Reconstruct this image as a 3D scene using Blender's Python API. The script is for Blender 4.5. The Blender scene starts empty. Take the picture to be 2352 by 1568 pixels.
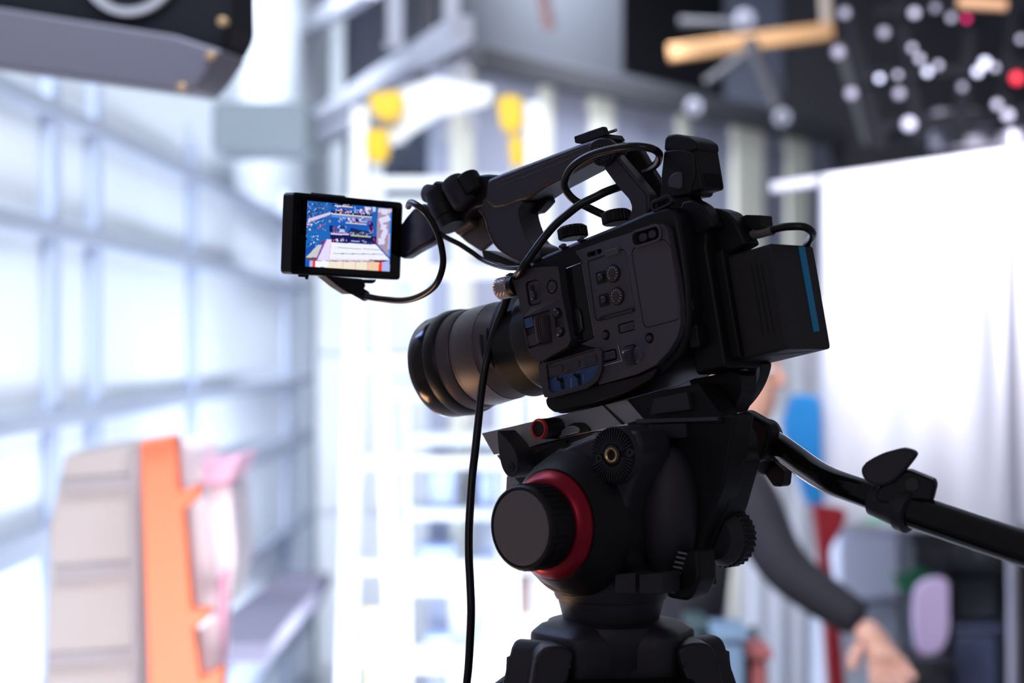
import bpy, bmesh, math, random
from mathutils import Vector, Matrix
from mathutils.geometry import tessellate_polygon
random.seed(7)
SC = bpy.context.scene
COL = SC.collection

# ------------------------------------------------------------------ camera
F = 4400.0                       # focal length in pixels of the 2352 x 1568 frame
EYE = Vector((0, 0, 1.5))
cam_data = bpy.data.cameras.new('camera')
cam_data.sensor_width = 36.0
cam_data.lens = 36.0 * F / 2352.0
cam_data.clip_start = 0.05
cam_data.dof.use_dof = True
cam_data.dof.focus_distance = 1.232
cam_data.dof.aperture_fstop = 5.3
cam_data.dof.aperture_blades = 0
camera = bpy.data.objects.new('camera', cam_data)
camera.location = EYE
camera.rotation_euler = (math.pi / 2, 0, 0)
COL.objects.link(camera)
SC.camera = camera

# ------------------------------------------------------------------ light
SC.view_settings.view_transform = 'Standard'
SC.view_settings.look = 'None'
SC.view_settings.gamma = 1
SC.view_settings.use_curve_mapping = False
SC.view_settings.exposure = 0.0
world = bpy.data.worlds.new('world')
SC.world = world
world.use_nodes = True
world.node_tree.nodes['Background'].inputs[0].default_value = (0.78, 0.76, 0.88, 1)
world.node_tree.nodes['Background'].inputs[1].default_value = 0.14

def area(name, loc, target, size, power, color=(1, 1, 1), sy=None, spread=180):
    d = bpy.data.lights.new(name, 'AREA')
    d.energy = power; d.color = color; d.size = size
    d.spread = math.radians(spread)
    if sy: d.shape = 'RECTANGLE'; d.size_y = sy
    o = bpy.data.objects.new(name, d)
    o.location = loc
    o.rotation_euler = (Vector(target) - Vector(loc)).to_track_quat('-Z', 'Y').to_euler()
    COL.objects.link(o)
    return o

area('overhead_fill', (-0.2, 1.9, 3.3), (-0.75, 5.5, 0.6), 2.2, 66, (0.86, 0.92, 1.0), 0.8, 120)  # unseen area light added to brighten the whole room
area('low_left_fill', (0.0, 5.2, 0.22), (-1.0, 5.5, 0.75), 3.4, 105, (0.80, 0.89, 1.0), 0.35)  # added below the frame to whiten the left wall
area('high_left_fill', (0.1, 6.6, 3.5), (-1.0, 7.2, 1.5), 2.6, 26, (0.84, 0.91, 1.0), 0.7)  # added above the frame to lift the upper left wall
area('cupboard_fill', (-0.3, 6.6, 3.4), (-0.4, 8.6, 0.9), 1.8, 105, (0.84, 0.91, 1.0), 0.5, 110)  # unseen light added to brighten the cupboard
area('low_front_fill', (-0.5, 1.75, 0.70), (-0.62, 3.1, 1.1), 0.5, 9, (1.0, 0.95, 0.95), 0.4, 120)  # added out of frame to brighten the lower left pieces
area('sheet_light', (1.40, 3.3, 2.5), (1.12, 4.6, 1.97), 0.3, 15, (0.95, 0.94, 1.0), 0.3, 55)
area('grid_light', (1.6, 5.6, 3.6), (0.9, 8.0, 1.6), 1.0, 8, (0.86, 0.88, 1.0), 0.6)
area('soft_fill', (-0.9, -0.6, 2.0), (0.05, 1.2, 1.45), 0.8, 1.8, (1.0, 0.90, 0.97))
area('warm_bounce', (-0.75, 1.7, 0.72), (0.04, 1.24, 1.36), 0.25, 3.2, (1.0, 0.55, 0.26))  # added light standing in for the glow off the orange board
area('cool_strip', (-1.0, 1.9, 2.3), (0.0, 1.25, 1.5), 0.4, 8.0, (0.30, 0.45, 1.0))

# ------------------------------------------------------------------ pixels, frames
def ray(px, py): return Vector(((px - 1176) / F, 1.0, -(py - 784) / F))
def P(px, py, d): return EYE + ray(px, py) * d
def FL(d): return 784 + 1.5 * F / d      # pixel row of the floor at depth d

class Frame:
    def __init__(s, o, ex, ey, ez):
        s.o = Vector(o); s.ex = Vector(ex).normalized(); s.ey = Vector(ey).normalized(); s.ez = Vector(ez).normalized()
    def w(s, x, y, z): return s.o + s.ex * x + s.ey * y + s.ez * z
    def l(s, p):
        d = p - s.o
        return Vector((d.dot(s.ex), d.dot(s.ey), d.dot(s.ez)))
    def hit(s, px, py, val=0.0, axis=1):
        n = (s.ex, s.ey, s.ez)[axis]
        r = ray(px, py)
        t = (val - (EYE - s.o).dot(n)) / r.dot(n)
        return s.l(EYE + r * t)
    def W(s, px, py, val=0.0, axis=1):
        return s.w(*s.hit(px, py, val, axis))

TH = math.radians(43); PH = math.radians(11.6)
ct, st, cp, sp = math.cos(TH), math.sin(TH), math.cos(PH), math.sin(PH)
CF = Frame(P(1450, 700, 1.2), (ct * cp, -st * cp, sp), (st, ct, 0), (-ct * sp, st * sp, cp))     # camcorder: x back, y into body, z up
TF = Frame(P(1312, 1200, 1.19), (ct, -st, 0), (st, ct, 0), (0, 0, 1))                            # tripod head, level
WF = Frame((0, 0, 0), (1, 0, 0), (0, 1, 0), (0, 0, 1))

# ------------------------------------------------------------------ materials
def mat(name, color, rough=0.5, metal=0.0, bump=0.0, bscale=900.0, var=0.0, vscale=6.0, emit=None, estr=0.0, spec=0.5, trans=0.0, coat=0.0):
    m = bpy.data.materials.new(name); m.use_nodes = True
    nt = m.node_tree; b = nt.nodes['Principled BSDF']
    b.inputs['Base Color'].default_value = (*color, 1)
    b.inputs['Roughness'].default_value = rough
    b.inputs['Metallic'].default_value = metal
    b.inputs['Specular IOR Level'].default_value = spec
    b.inputs['Transmission Weight'].default_value = trans
    b.inputs['Coat Weight'].default_value = coat
    tc = nt.nodes.new('ShaderNodeTexCoord')
    if var > 0:
        n = nt.nodes.new('ShaderNodeTexNoise'); n.inputs['Scale'].default_value = vscale; n.inputs['Detail'].default_value = 5
        nt.links.new(tc.outputs['Object'], n.inputs['Vector'])
        r = nt.nodes.new('ShaderNodeMapRange')
        r.inputs['From Min'].default_value = 0.3; r.inputs['From Max'].default_value = 0.7
        r.inputs['To Min'].default_value = 1 - var; r.inputs['To Max'].default_value = 1 + var
        nt.links.new(n.outputs['Fac'], r.inputs['Value'])
        mx = nt.nodes.new('ShaderNodeVectorMath'); mx.operation = 'SCALE'
        mx.inputs[0].default_value = color
        nt.links.new(r.outputs['Result'], mx.inputs['Scale'])
        nt.links.new(mx.outputs['Vector'], b.inputs['Base Color'])
    if bump > 0:
        n = nt.nodes.new('ShaderNodeTexNoise'); n.inputs['Scale'].default_value = bscale; n.inputs['Detail'].default_value = 2
        nt.links.new(tc.outputs['Object'], n.inputs['Vector'])
        bp = nt.nodes.new('ShaderNodeBump'); bp.inputs['Strength'].default_value = bump; bp.inputs['Distance'].default_value = 0.0004
        nt.links.new(n.outputs['Fac'], bp.inputs['Height'])
        nt.links.new(bp.outputs['Normal'], b.inputs['Normal'])
    if emit:
        b.inputs['Emission Color'].default_value = (*emit, 1); b.inputs['Emission Strength'].default_value = estr
    return m

BLK = mat('black_plastic', (0.007, 0.006, 0.009), 0.44, spec=0.4, bump=0.35, bscale=1500)
PNL = mat('charcoal_panel', (0.082, 0.075, 0.097), 0.55, bump=0.5, bscale=1800)
GRP = mat('charcoal_housing', (0.062, 0.053, 0.068), 0.34, bump=0.4, bscale=1800)
DRK = mat('deep_black', (0.004, 0.004, 0.005), 0.6)
GLS = mat('gloss_black', (0.006, 0.006, 0.008), 0.12)
RUB = mat('black_rubber', (0.005, 0.005, 0.006), 0.42)
CBL = mat('cable_rubber', (0.010, 0.010, 0.013), 0.28)
LNS = mat('lens_barrel', (0.13, 0.108, 0.118), 0.40, metal=0.3, bump=0.3, bscale=2200)
RIM = mat('lens_rim_gloss', (0.035, 0.030, 0.030), 0.14, metal=0.4)
MTL = mat('dark_metal', (0.07, 0.065, 0.075), 0.30, metal=0.8, bump=0.15)
BTN = mat('button_plastic', (0.06, 0.055, 0.07), 0.28)
STL = mat('knurled_steel', (0.70, 0.60, 0.60), 0.30, metal=0.9)
GRY = mat('satin_grey_metal', (0.42, 0.42, 0.46), 0.38, metal=0.6, bump=0.3, bscale=1800)
DISC = mat('grey_disc_cap', (0.17, 0.155, 0.17), 0.6, bump=0.5, bscale=2000)
RED = mat('red_anodised', (0.42, 0.008, 0.03), 0.30, metal=0.55, bump=0.12, bscale=2500)
REDL = mat('red_ring', (0.75, 0.02, 0.03), 0.35)
BRS = mat('brass', (0.85, 0.58, 0.26), 0.28, metal=0.9)
HEAD = mat('black_cast_metal', (0.008, 0.0075, 0.010), 0.44, metal=0.1, spec=0.4, bump=0.4, bscale=1600)
HEADL = mat('charcoal_cast_metal', (0.042, 0.038, 0.047), 0.45, metal=0.2, bump=0.5, bscale=1600)  # paler tone of the black cast metal
BLU = mat('blue_switch_bay', (0.05, 0.11, 0.30), 0.35)
BSTR = mat('blue_strip', (0.01, 0.22, 0.42), 0.4, emit=(0.0, 0.16, 0.36), estr=0.12)
BAT = mat('battery_plastic', (0.028, 0.024, 0.029), 0.5, bump=0.5, bscale=1500)
CLR = mat('clear_plastic', (0.75, 0.68, 0.66), 0.08, trans=0.75)
MRK = mat('white_mark', (0.75, 0.75, 0.8), 0.5)

# ------------------------------------------------------------------ geometry
def rpoly(pts, r, n=4):
    """round the corners of a closed 2D polygon"""
    out = []; k = len(pts); pts = [Vector((p[0], p[1])) for p in pts]
    for i in range(k):
        a, b, c = pts[i - 1], pts[i], pts[(i + 1) % k]
        rr = r[i] if isinstance(r, (list, tuple)) else r
        d1 = (a - b); d2 = (c - b)
        q = min(rr, d1.length * 0.48, d2.length * 0.48)
        if q < 1e-6: out.append(b); continue
        p0 = b + d1.normalized() * q; p2 = b + d2.normalized() * q
        for j in range(n + 1):
            t = j / n
            out.append(p0 * (1 - t) ** 2 + b * 2 * t * (1 - t) + p2 * t * t)
    return out

def catmull(pts, n=8, closed=False):
    pts = [Vector(p) for p in pts]; out = []; k = len(pts)
    segs = k if closed else k - 1
    for i in range(segs):
        if closed: p0, p1, p2, p3 = pts[i - 1], pts[i], pts[(i + 1) % k], pts[(i + 2) % k]
        else:
            p1, p2 = pts[i], pts[i + 1]
            p0 = pts[i - 1] if i > 0 else p1 * 2 - p2
            p3 = pts[i + 2] if i + 2 < k else p2 * 2 - p1
        for j in range(n):
            t = j / n
            out.append(0.5 * ((2 * p1) + (p2 - p0) * t + (2 * p0 - 5 * p1 + 4 * p2 - p3) * t * t + (3 * p1 - p0 - 3 * p2 + p3) * t ** 3))
    if not closed: out.append(pts[-1])
    return out

def perp(a):
    a = Vector(a).normalized()
    h = Vector((0, 0, 1)) if abs(a.z) < 0.9 else Vector((1, 0, 0))
    u = a.cross(h).normalized(); return u, a.cross(u).normalized()

MINV = {}      # object name -> inverse world matrix of the root it lives under

class M:
    def __init__(s): s.v = []; s.f = []
    def add(s, vs, fs):
        k = len(s.v); s.v += [Vector(v) for v in vs]; s.f += [[i + k for i in f] for f in fs]; return s
    def loops(s, loops, cap=True, closed=False):
        n = len(loops[0]); vs = [p for l in loops for p in l]; fs = []
        m = len(loops)
        for i in range(m if closed else m - 1):
            for j in range(n):
                fs.append([i * n + j, i * n + (j + 1) % n, ((i + 1) % m) * n + (j + 1) % n, ((i + 1) % m) * n + j])
        if cap and not closed:
            fs.append(list(range(n))[::-1]); fs.append([(m - 1) * n + j for j in range(n)])
        return s.add(vs, fs)
    # prism from pixels on the plane y = yref of a frame
    def prism(s, fr, px, y0, y1, r=0.0, yref=None, shrink=1.0, n=4):
        yr = y0 if yref is None else yref
        pts = []
        for p in px:
            h = fr.hit(p[0], p[1], yr); pts.append((h.x, h.z))
        return s.lprism(fr, pts, y0, y1, r, shrink, n)
    def lprism(s, fr, pts, y0, y1, r=0.0, shrink=1.0, n=4):
        pts = rpoly(pts, r, n) if r else [Vector(p) for p in pts]
        c = sum(pts, Vector((0, 0))) / len(pts)
        a = [fr.w(p.x, y0, p.y) for p in pts]
        q = [c + (p - c) * shrink for p in pts]
        b = [fr.w(p.x, y1, p.y) for p in q]
        return s.loops([a, b])
    def xprism(s, fr, pts, x0, x1, r=0.0, n=4):     # profile (y, z), extruded along x
        pts = rpoly(pts, r, n) if r else [Vector(p) for p in pts]
        return s.loops([[fr.w(x0, p.x, p.y) for p in pts], [fr.w(x1, p.x, p.y) for p in pts]])
    def zprism(s, fr, pts, z0, z1, r=0.0, n=4):
        pts = rpoly(pts, r, n) if r else [Vector(p) for p in pts]
        return s.loops([[fr.w(p.x, p.y, z0) for p in pts], [fr.w(p.x, p.y, z1) for p in pts]])
    def plate(s, fr, outer, holes, y0, y1):          # local 2D loops, real holes
        loops = [outer] + holes
        tri = tessellate_polygon([[Vector((p[0], p[1], 0)) for p in l] for l in loops])
        flat = [p for l in loops for p in l]; n = len(flat)
        vs = [fr.w(p[0], y0, p[1]) for p in flat] + [fr.w(p[0], y1, p[1]) for p in flat]
        fs = [list(t) for t in tri] + [[i + n for i in t][::-1] for t in tri]
        k = 0
        for l in loops:
            m = len(l)
            for j in range(m): fs.append([k + j, k + (j + 1) % m, n + k + (j + 1) % m, n + k + j])
            k += m
        return s.add(vs, fs)
    def box(s, fr, x0, x1, y0, y1, z0, z1):
        return s.loops([[fr.w(x0, y0, z0), fr.w(x1, y0, z0), fr.w(x1, y1, z0), fr.w(x0, y1, z0)],
                        [fr.w(x0, y0, z1), fr.w(x1, y0, z1), fr.w(x1, y1, z1), fr.w(x0, y1, z1)]])
    def bar(s, a, b, w, h, up=(0, 0, 1)):
        a = Vector(a); b = Vector(b); d = (b - a).normalized()
        u = d.cross(Vector(up)).normalized(); v = u.cross(d).normalized()
        q = [(-w / 2, -h / 2), (w / 2, -h / 2), (w / 2, h / 2), (-w / 2, h / 2)]
        return s.loops([[c + u * x + v * y for x, y in q] for c in (a, b)])
    def lathe(s, c, axis, prof, n=48, cap=True):
        a = Vector(axis).normalized(); u, v = perp(a); c = Vector(c)
        return s.loops([[c + a * t + (u * math.cos(k * 2 * math.pi / n) + v * math.sin(k * 2 * math.pi / n)) * max(r, 1e-5) for k in range(n)] for t, r in prof], cap)
    def cyl(s, c, axis, r, h, n=32, r2=None):
        return s.lathe(c, axis, [(0, r), (h, r if r2 is None else r2)], n)
    def gear(s, c, axis, r, h, teeth=30, d=0.0008, n=4, bev=0.12):
        a = Vector(axis).normalized(); u, v = perp(a); c = Vector(c)
        def ring(t, k, ):
            L = []
            for i in range(teeth * n):
                ph = (i % n)
                rr = (r if ph < n / 2 else r - d) * k
                an = i * 2 * math.pi / (teeth * n)
                L.append(c + a * t + (u * math.cos(an) + v * math.sin(an)) * rr)
            return L
        return s.loops([ring(0, 1 - bev), ring(h * .12, 1), ring(h * .88, 1), ring(h, 1 - bev)])
    def tube(s, pts, r, n=14, cap=True):
        pts = [Vector(p) for p in pts]; k = len(pts); loops = []
        t0 = (pts[1] - pts[0]).normalized(); u, _ = perp(t0)
        for i in range(k):
            t = (pts[min(i + 1, k - 1)] - pts[max(i - 1, 0)]).normalized()
            u = (u - t * u.dot(t)).normalized(); v = t.cross(u)
            rr = r[i] if isinstance(r, (list, tuple)) else r
            loops.append([pts[i] + (u * math.cos(j * 2 * math.pi / n) + v * math.sin(j * 2 * math.pi / n)) * rr for j in range(n)])
        return s.loops(loops, cap)
    def ball(s, c, r, sc=(1, 1, 1), n=20, m=12, fr=WF):
        c = Vector(c); L = []
        for i in range(1, m):
            a = math.pi * i / m
            L.append([c + fr.ex * (r * sc[0] * math.sin(a) * math.cos(j * 2 * math.pi / n)) + fr.ey * (r * sc[1] * math.sin(a) * math.sin(j * 2 * math.pi / n)) + fr.ez * (r * sc[2] * math.cos(a)) for j in range(n)])
        return s.loops(L)
    def build(s, name, material, parent=None, bevel=0.0, ang=35, label=None, seg=2, sub=0, kind=None):
        me = bpy.data.meshes.new(name)
        me.from_pydata(s.v, [], s.f)
        bm = bmesh.new(); bm.from_mesh(me)
        bmesh.ops.recalc_face_normals(bm, faces=bm.faces)
        for f in bm.faces: f.smooth = True
        bm.to_mesh(me); bm.free()
        me.set_sharp_from_angle(angle=math.radians(ang))
        me.materials.append(material)
        o = bpy.data.objects.new(name, me); COL.objects.link(o)
        if parent is not None:
            inv = MINV[parent.name]; me.transform(inv); o.parent = parent; MINV[o.name] = inv
        else:
            xs = [v.x for v in s.v]; ys = [v.y for v in s.v]; zs = [v.z for v in s.v]
            c = Vector(((min(xs) + max(xs)) / 2, (min(ys) + max(ys)) / 2, min(zs)))
            o.location = c; inv = Matrix.Translation(-c); me.transform(inv); MINV[o.name] = inv
        if bevel:
            b = o.modifiers.new('bevel', 'BEVEL'); b.width = bevel; b.segments = seg; b.limit_method = 'ANGLE'
            b.angle_limit = math.radians(40); b.harden_normals = False; b.use_clamp_overlap = True
        if sub:
            q = o.modifiers.new('subdivision', 'SUBSURF'); q.levels = sub; q.render_levels = sub
        if label: o['label'] = label
        if kind: o['kind'] = kind
        return o

def tag(o, label, cat, group=None):
    o['label'] = label; o['category'] = cat
    if group: o['group'] = group
    return o
def struct(o): o['kind'] = 'structure'; return o
def thing(name, label, cat, loc, rot=None, group=None):
    o = bpy.data.objects.new(name, None); o.empty_display_size = 0.05
    m = Matrix.Translation(Vector(loc))
    if rot is not None: m = m @ rot.to_4x4()
    o.matrix_world = m; COL.objects.link(o); MINV[o.name] = m.inverted()
    return tag(o, label, cat, group)

# ================================================================== THE ROOM
def room_mat(name, c, rough=0.7, var=0.05, vs=1.5): return mat(name, c, rough, var=var, vscale=vs)
WHT = room_mat('white_wall_paint', (0.80, 0.85, 0.92))
WH2 = room_mat('white_enamel', (0.84, 0.86, 0.90), 0.35)
GREYW = room_mat('grey_bulkhead_paint', (0.075, 0.080, 0.098))
NAVY = room_mat('blue_grey_board', (0.105, 0.125, 0.20))
MIDP = room_mat('pale_blue_grey_board', (0.34, 0.36, 0.46))
CREAM = room_mat('cream_timber_paint', (0.72, 0.71, 0.62))
SHELF = room_mat('grey_blue_shelf_paint', (0.34, 0.38, 0.48), 0.5)
LOFT = room_mat('loft_shade_board', (0.012, 0.011, 0.016), 0.8)  # near-black colour stands in for the shade inside the loft opening

m = M(); m.box(WF, -3.0, 6.0, -2.0, 14.0, -0.1, 0.0)
struct(m.build('floor', mat('grey_concrete_floor', (0.45, 0.46, 0.50), 0.6, var=0.15, vscale=3)))
m = M(); m.box(WF, -3.0, 6.0, 2.4, 14.0, 3.9, 4.0)
struct(m.build('ceiling', room_mat('grey_ceiling_paint', (0.55, 0.58, 0.62))))
# left wall: its lines run to pixel 1250 on the horizon
LW = Frame((-1.03, 0, 0), (1, -0.0168, 0), (0.0168, 1, 0), (0, 0, 1))
m = M(); m.box(LW, -0.12, 0, 1.5, 10.2, 0, 3.9)
struct(m.build('wall_left', WHT))
m = M(); m.box(LW, -0.12, 2.6, 10.2, 10.3, 0, 3.9)
wb = struct(m.build('wall_back', room_mat('blue_grey_back_wall', (0.20, 0.22, 0.30))))

# oblique partition running away to the right
OB = Frame((-0.157, 6.5, 0), (0.642, 1, 0), (-1, 0.642, 0), (0, 0, 1))
def obx(px):
    """distance along the partition that shows at pixel column px"""
    k = (px - 1176) / F
    ux, uy = OB.ex.x, OB.ex.y
    return (k * OB.o.y - OB.o.x) / (ux - k * uy)
m = M(); m.box(OB, -0.08, 7.5, 0.0, 0.1, 0, 2.42)
wr = struct(m.build('wall_right', MIDP))
for px, w in ((1052, 40), (1372, 46), (1708, 66), (1822, 44), (1560, 20), (1245, 20)):
    a = obx(px - w / 2); b = obx(px + w / 2)
    q = M(); q.box(OB, a, b, -0.03, 0.0, 0.02, 2.42); q.build('stud', CREAM, wr, 0.004)
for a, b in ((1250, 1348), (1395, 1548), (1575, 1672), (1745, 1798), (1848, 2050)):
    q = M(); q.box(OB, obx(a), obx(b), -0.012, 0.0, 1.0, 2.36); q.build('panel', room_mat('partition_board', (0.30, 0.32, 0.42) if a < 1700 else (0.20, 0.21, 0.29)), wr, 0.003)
m = M(); m.box(OB, 0.0, 7.5, -0.07, 0.12, 2.42, 2.50)
struct(m.build('trim_1', room_mat('dark_grey_rail_paint', (0.055, 0.055, 0.065)), None, 0.005))
# bulkhead above the rail, with the opening to the loft
m = M()
m.box(OB, 0.0, obx(1440), 0.02, 0.10, 2.50, 3.9)
m.box(OB, obx(1440), 7.5, 0.02, 0.10, 2.50, 2.545)
struct(m.build('trim_2', GREYW))
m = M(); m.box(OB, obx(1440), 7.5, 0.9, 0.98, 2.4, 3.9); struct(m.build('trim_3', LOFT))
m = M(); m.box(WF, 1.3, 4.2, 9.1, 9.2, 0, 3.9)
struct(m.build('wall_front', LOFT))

# dark blue boards seen between the ladder legs
for (x0, x1, y0, y1, c) in ((935, 1030, 300, 398, 0), (1070, 1160, 262, 395, 0), (850, 925, 330, 398, 0), (862, 1000, -30, 175, 1), (1062, 1180, -40, 150, 1)):
    a = P(x0, y1, 9.9); b = P(x1, y0, 9.9)
    q = M(); q.box(WF, a.x, b.x, 9.9, 9.96, a.z, b.z)
    q.build('panel', (NAVY, room_mat('slate_board', (0.17, 0.18, 0.23)))[c], wb, 0.004)
# grey duct box high on the left wall
m = M(); m.box(WF, -0.93, -0.640, 5.95, 6.35, 2.10, 2.245)
tag(m.build('duct_box', room_mat('grey_duct_paint', (0.25, 0.29, 0.32)), None, 0.01), 'grey box duct fixed high at the end of the white left wall', 'duct')

# shelving along the left wall
rk = thing('shelving_rack', 'long grey-blue shelving rack running along the bright white left wall', 'shelf', LW.w(0.03, 6.5, 0))
for z, t in ((0.06, 0.04), (0.30, 0.04), (0.45, 0.12), (0.753, 0.035), (1.10, 0.055), (1.34, 0.035), (1.73, 0.035), (1.977, 0.03)):
    q = M(); q.box(LW, 0.0, 0.035 if t < 0.08 else 0.09, 3.0, 8.2, z - t / 2, z + t / 2); q.build('shelf', SHELF, rk, 0.003)
for yy in (3.92, 4.30, 5.50, 7.50):
    q = M(); q.box(LW, 0.0, 0.025, yy, yy + 0.07, 0, 2.08); q.build('post', room_mat('pale_blue_post', (0.46, 0.53, 0.68)), rk, 0.003)

# white cupboard wall behind the ladder
cb = thing('cupboard', 'tall white cupboard with flat doors standing behind the step ladder', 'cupboard', P(980, 784, 8.6) - Vector((0, 0, 1.5)))
a = P(724, 784, 8.5); b = P(1300, 455, 8.5)
q = M(); q.box(WF, a.x, b.x, 8.5, 9.0, 0, b.z); q.build('body', WH2, cb, 0.006)
n = 5
for i in range(n):
    x0 = a.x + (b.x - a.x) * i / n + 0.012; x1 = a.x + (b.x - a.x) * (i + 1) / n - 0.012
    for z0, z1 in ((0.06, 0.72), (0.75, 1.42), (1.45, b.z - 0.02)):
        q = M(); q.box(WF, x0, x1, 8.478, 8.50, z0, z1); d = q.build('door', WH2, cb, 0.004)
        q = M(); q.box(WF, x1 - 0.04, x1 - 0.025, 8.45, 8.478, (z0 + z1) / 2 - .06, (z0 + z1) / 2 + .06); q.build('handle', SHELF, d, 0.002)

m = M(); a = P(760, 784, 9.2); b = P(790, 784, 9.2); m.box(WF, a.x, b.x, 9.2, 9.35, 0, 3.9)
struct(m.build('trim_4', WHT))
# objects stored in front of the cupboard
PBL = room_mat('pale_blue_plastic', (0.42, 0.52, 0.80), 0.4)
def boxthing(name, label, cat, x0, x1, y0, y1, d, dep, material, group=None, lid=True, bev=0.012):
    a = P(x0, y1, d); b = P(x1, y0, d)
    if y1 > 1600: a.z = 0.0
    o = thing(name, label, cat, ((a.x + b.x) / 2, d + dep / 2, a.z), None, group)
    q = M(); q.box(WF, a.x, b.x, d, d + dep, a.z, b.z - (0.02 if lid else 0)); q.build('body', material, o, bev)
    if lid:
        q = M(); q.box(WF, a.x - .008, b.x + .008, d - .008, d + dep + .008, b.z - 0.02, b.z); q.build('lid', material, o, 0.005)
    return o
GREYSH = room_mat('white_grey_laminate', (0.62, 0.66, 0.72), 0.5)
sh = thing('storage_shelf', 'white open shelf stacked with pale blue bins behind the hanging cable', 'shelf', P(1060, 784, 6.4) - Vector((0, 0, 1.5)))
for py in (1010, 1180, 1352, 1530):
    a = P(930, py + 12, 6.2); b = P(1262, py - 10, 6.2)
    q = M(); q.box(WF, a.x, b.x, 6.2, 6.55, a.z, b.z); q.build('shelf', GREYSH, sh, 0.004)
for px in (932, 1150, 1250):
    a = P(px - 8, 784, 6.2); b = P(px + 8, 905, 6.2)
    q = M(); q.box(WF, a.x, b.x, 6.2, 6.24, 0, b.z); q.build('post', GREYSH, sh, 0.004)
for i, (x0, x1, y0, y1, lb) in enumerate(((985, 1045, 1060, 1166, 'pale blue bin on the upper shelf left of the hanging cable'),
                           (965, 1040, 1258, 1337, 'pale blue bin on the middle shelf left of the hanging cable'),
                           (1100, 1140, 1070, 1166, 'narrow pale blue bin on the upper shelf right of the hanging cable'),
                           (985, 1030, 1465, 1513, 'small blue bin on the lowest shelf left of the hanging cable'),
                           (1102, 1138, 1280, 1337, 'small blue bin on the middle shelf right of the hanging cable'))):
    boxthing('storage_bin', lb, 'bin', x0, x1, y0, y1, 6.25, 0.25, PBL, 'pale blue bins on the open shelf')
boxthing('cardboard_box', 'brown cardboard box on the shelf under the round tripod knob', 'box', 1178, 1248, 1318, 1418, 5.9, 0.2, room_mat('brown_cardboard', (0.20, 0.14, 0.13)))
m = M(); m.prism(WF, [(835, 1400), (870, 1400), (905, FL(5.6)), (870, FL(5.6))], 5.6, 5.63)
tag(m.build('yellow_board', room_mat('pale_yellow_board', (0.90, 0.74, 0.30)), None, 0.003), 'narrow pale yellow board leaning upright below the ladder', 'board')
m = M(); m.prism(WF, [(868, 1395), (905, 1390), (940, FL(5.45)), (905, FL(5.45))], 5.45, 5.48)
tag(m.build('blue_board', PBL, None, 0.003), 'narrow blue board leaning beside the pale yellow board', 'board')

# ---------------------------------------------------------------- step ladder
LAD = mat('ladder_white_metal', (0.86, 0.88, 0.90), 0.35, var=0.04)
YEL = mat('yellow_ladder_cap', (0.86, 0.52, 0.0), 0.4)
ld = thing('step_ladder', 'white step ladder with yellow plastic caps behind the camcorder screen', 'ladder', P(1000, 784, 5.0) - Vector((0, 0, 1.5)))
def leg(px0, py0, px1, d0, d1, w, name='leg'):
    a = P(px0, py0, d0); b = P(px1, 784, d1); b.z = 0
    q = M(); q.bar(a, b, w, 0.05, (0, 1, 0)); return q.build(name, LAD, ld, 0.004)
leg(828, 250, 778, 5.0, 4.4, 0.045); leg(1226, 240, 1262, 5.0, 4.4, 0.050)
leg(862, 300, 915, 5.05, 5.9, 0.035); leg(1190, 300, 1166, 5.05, 5.9, 0.035)
for i, py in enumerate((420, 625, 830, 1060, 1300, 1500)):
    t = (py - 250) / 1500
    dd = 5.0 - 0.5 * t
    a = P(828 - 40 * t, py, dd); b = P(1226 + 30 * t, py, dd)
    q = M(); q.bar(a, b, 0.075, 0.028, (0, 0, 1)); q.build('rung', LAD, ld, 0.003)
for i, py in enumerate((905, 1330)):
    t = (py - 300) / 1500
    dd = 5.05 + 0.5 * t
    q = M(); q.bar(P(862 + 40 * t, py, dd), P(1190 - 15 * t, py, dd), 0.02, 0.022); q.build('brace', LAD, ld, 0.003)
q = M(); q.prism(WF, [(900, 215), (1000, 176), (1135, 200), (1125, 235), (1010, 262), (905, 330), (870, 330)], 5.0, 5.06, 0.01); q.build('top_platform', LAD, ld, 0.004)
for pts in ([(845, 215), (905, 205), (926, 215), (924, 262), (888, 276), (855, 262)], [(838, 300), (875, 292), (893, 305), (893, 360), (865, 374), (840, 360)],
            [(1140, 228), (1165, 215), (1198, 222), (1203, 285), (1180, 308), (1150, 290)], [(1168, 312), (1198, 310), (1206, 372), (1185, 384), (1172, 370)]):
    q = M(); q.prism(WF, pts, 4.93, 5.0, 0.012); q.build('cap', YEL, ld, 0.004, label='yellow plastic cap')

# ceiling beams of the studio grid
def beam(px0, py0, d0, px1, py1, d1, w, h, material, name, label, cat, group=None, end=True):
    a = P(px0, py0, d0); b = P(px1, py1, d1)
    o = thing(name, label, cat, (a + b) / 2, None, group)
    q = M(); q.bar(a, b, w, h); q.build('beam_profile', material, o, 0.006)
    if end:
        dd = (b - a).normalized()
        q = M(); q.bar(b, b + dd * 0.012, w * 1.06, h * 1.06); q.build('end_cap', material, o, 0.004)
    return o
LIL = room_mat('lilac_white_paint', (0.40, 0.40, 0.46), 0.5)
beam(690, 300, 8.6, 1058, 66, 5.6, 0.07, 0.07, LIL, 'ceiling_beam', 'long white ceiling beam rising to a blunt end above the ladder', 'beam')
beam(690, 75, 8.6, 850, -30, 6.8, 0.07, 0.07, LIL, 'ceiling_beam', 'short white ceiling beam at the top edge left of the long beam', 'beam')
beam(690, 345, 8.8, 1000, 195, 6.2, 0.14, 0.03, LIL, 'ceiling_beam', 'flat white ceiling beam just under the long beam, meeting the ladder top', 'beam')
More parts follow.
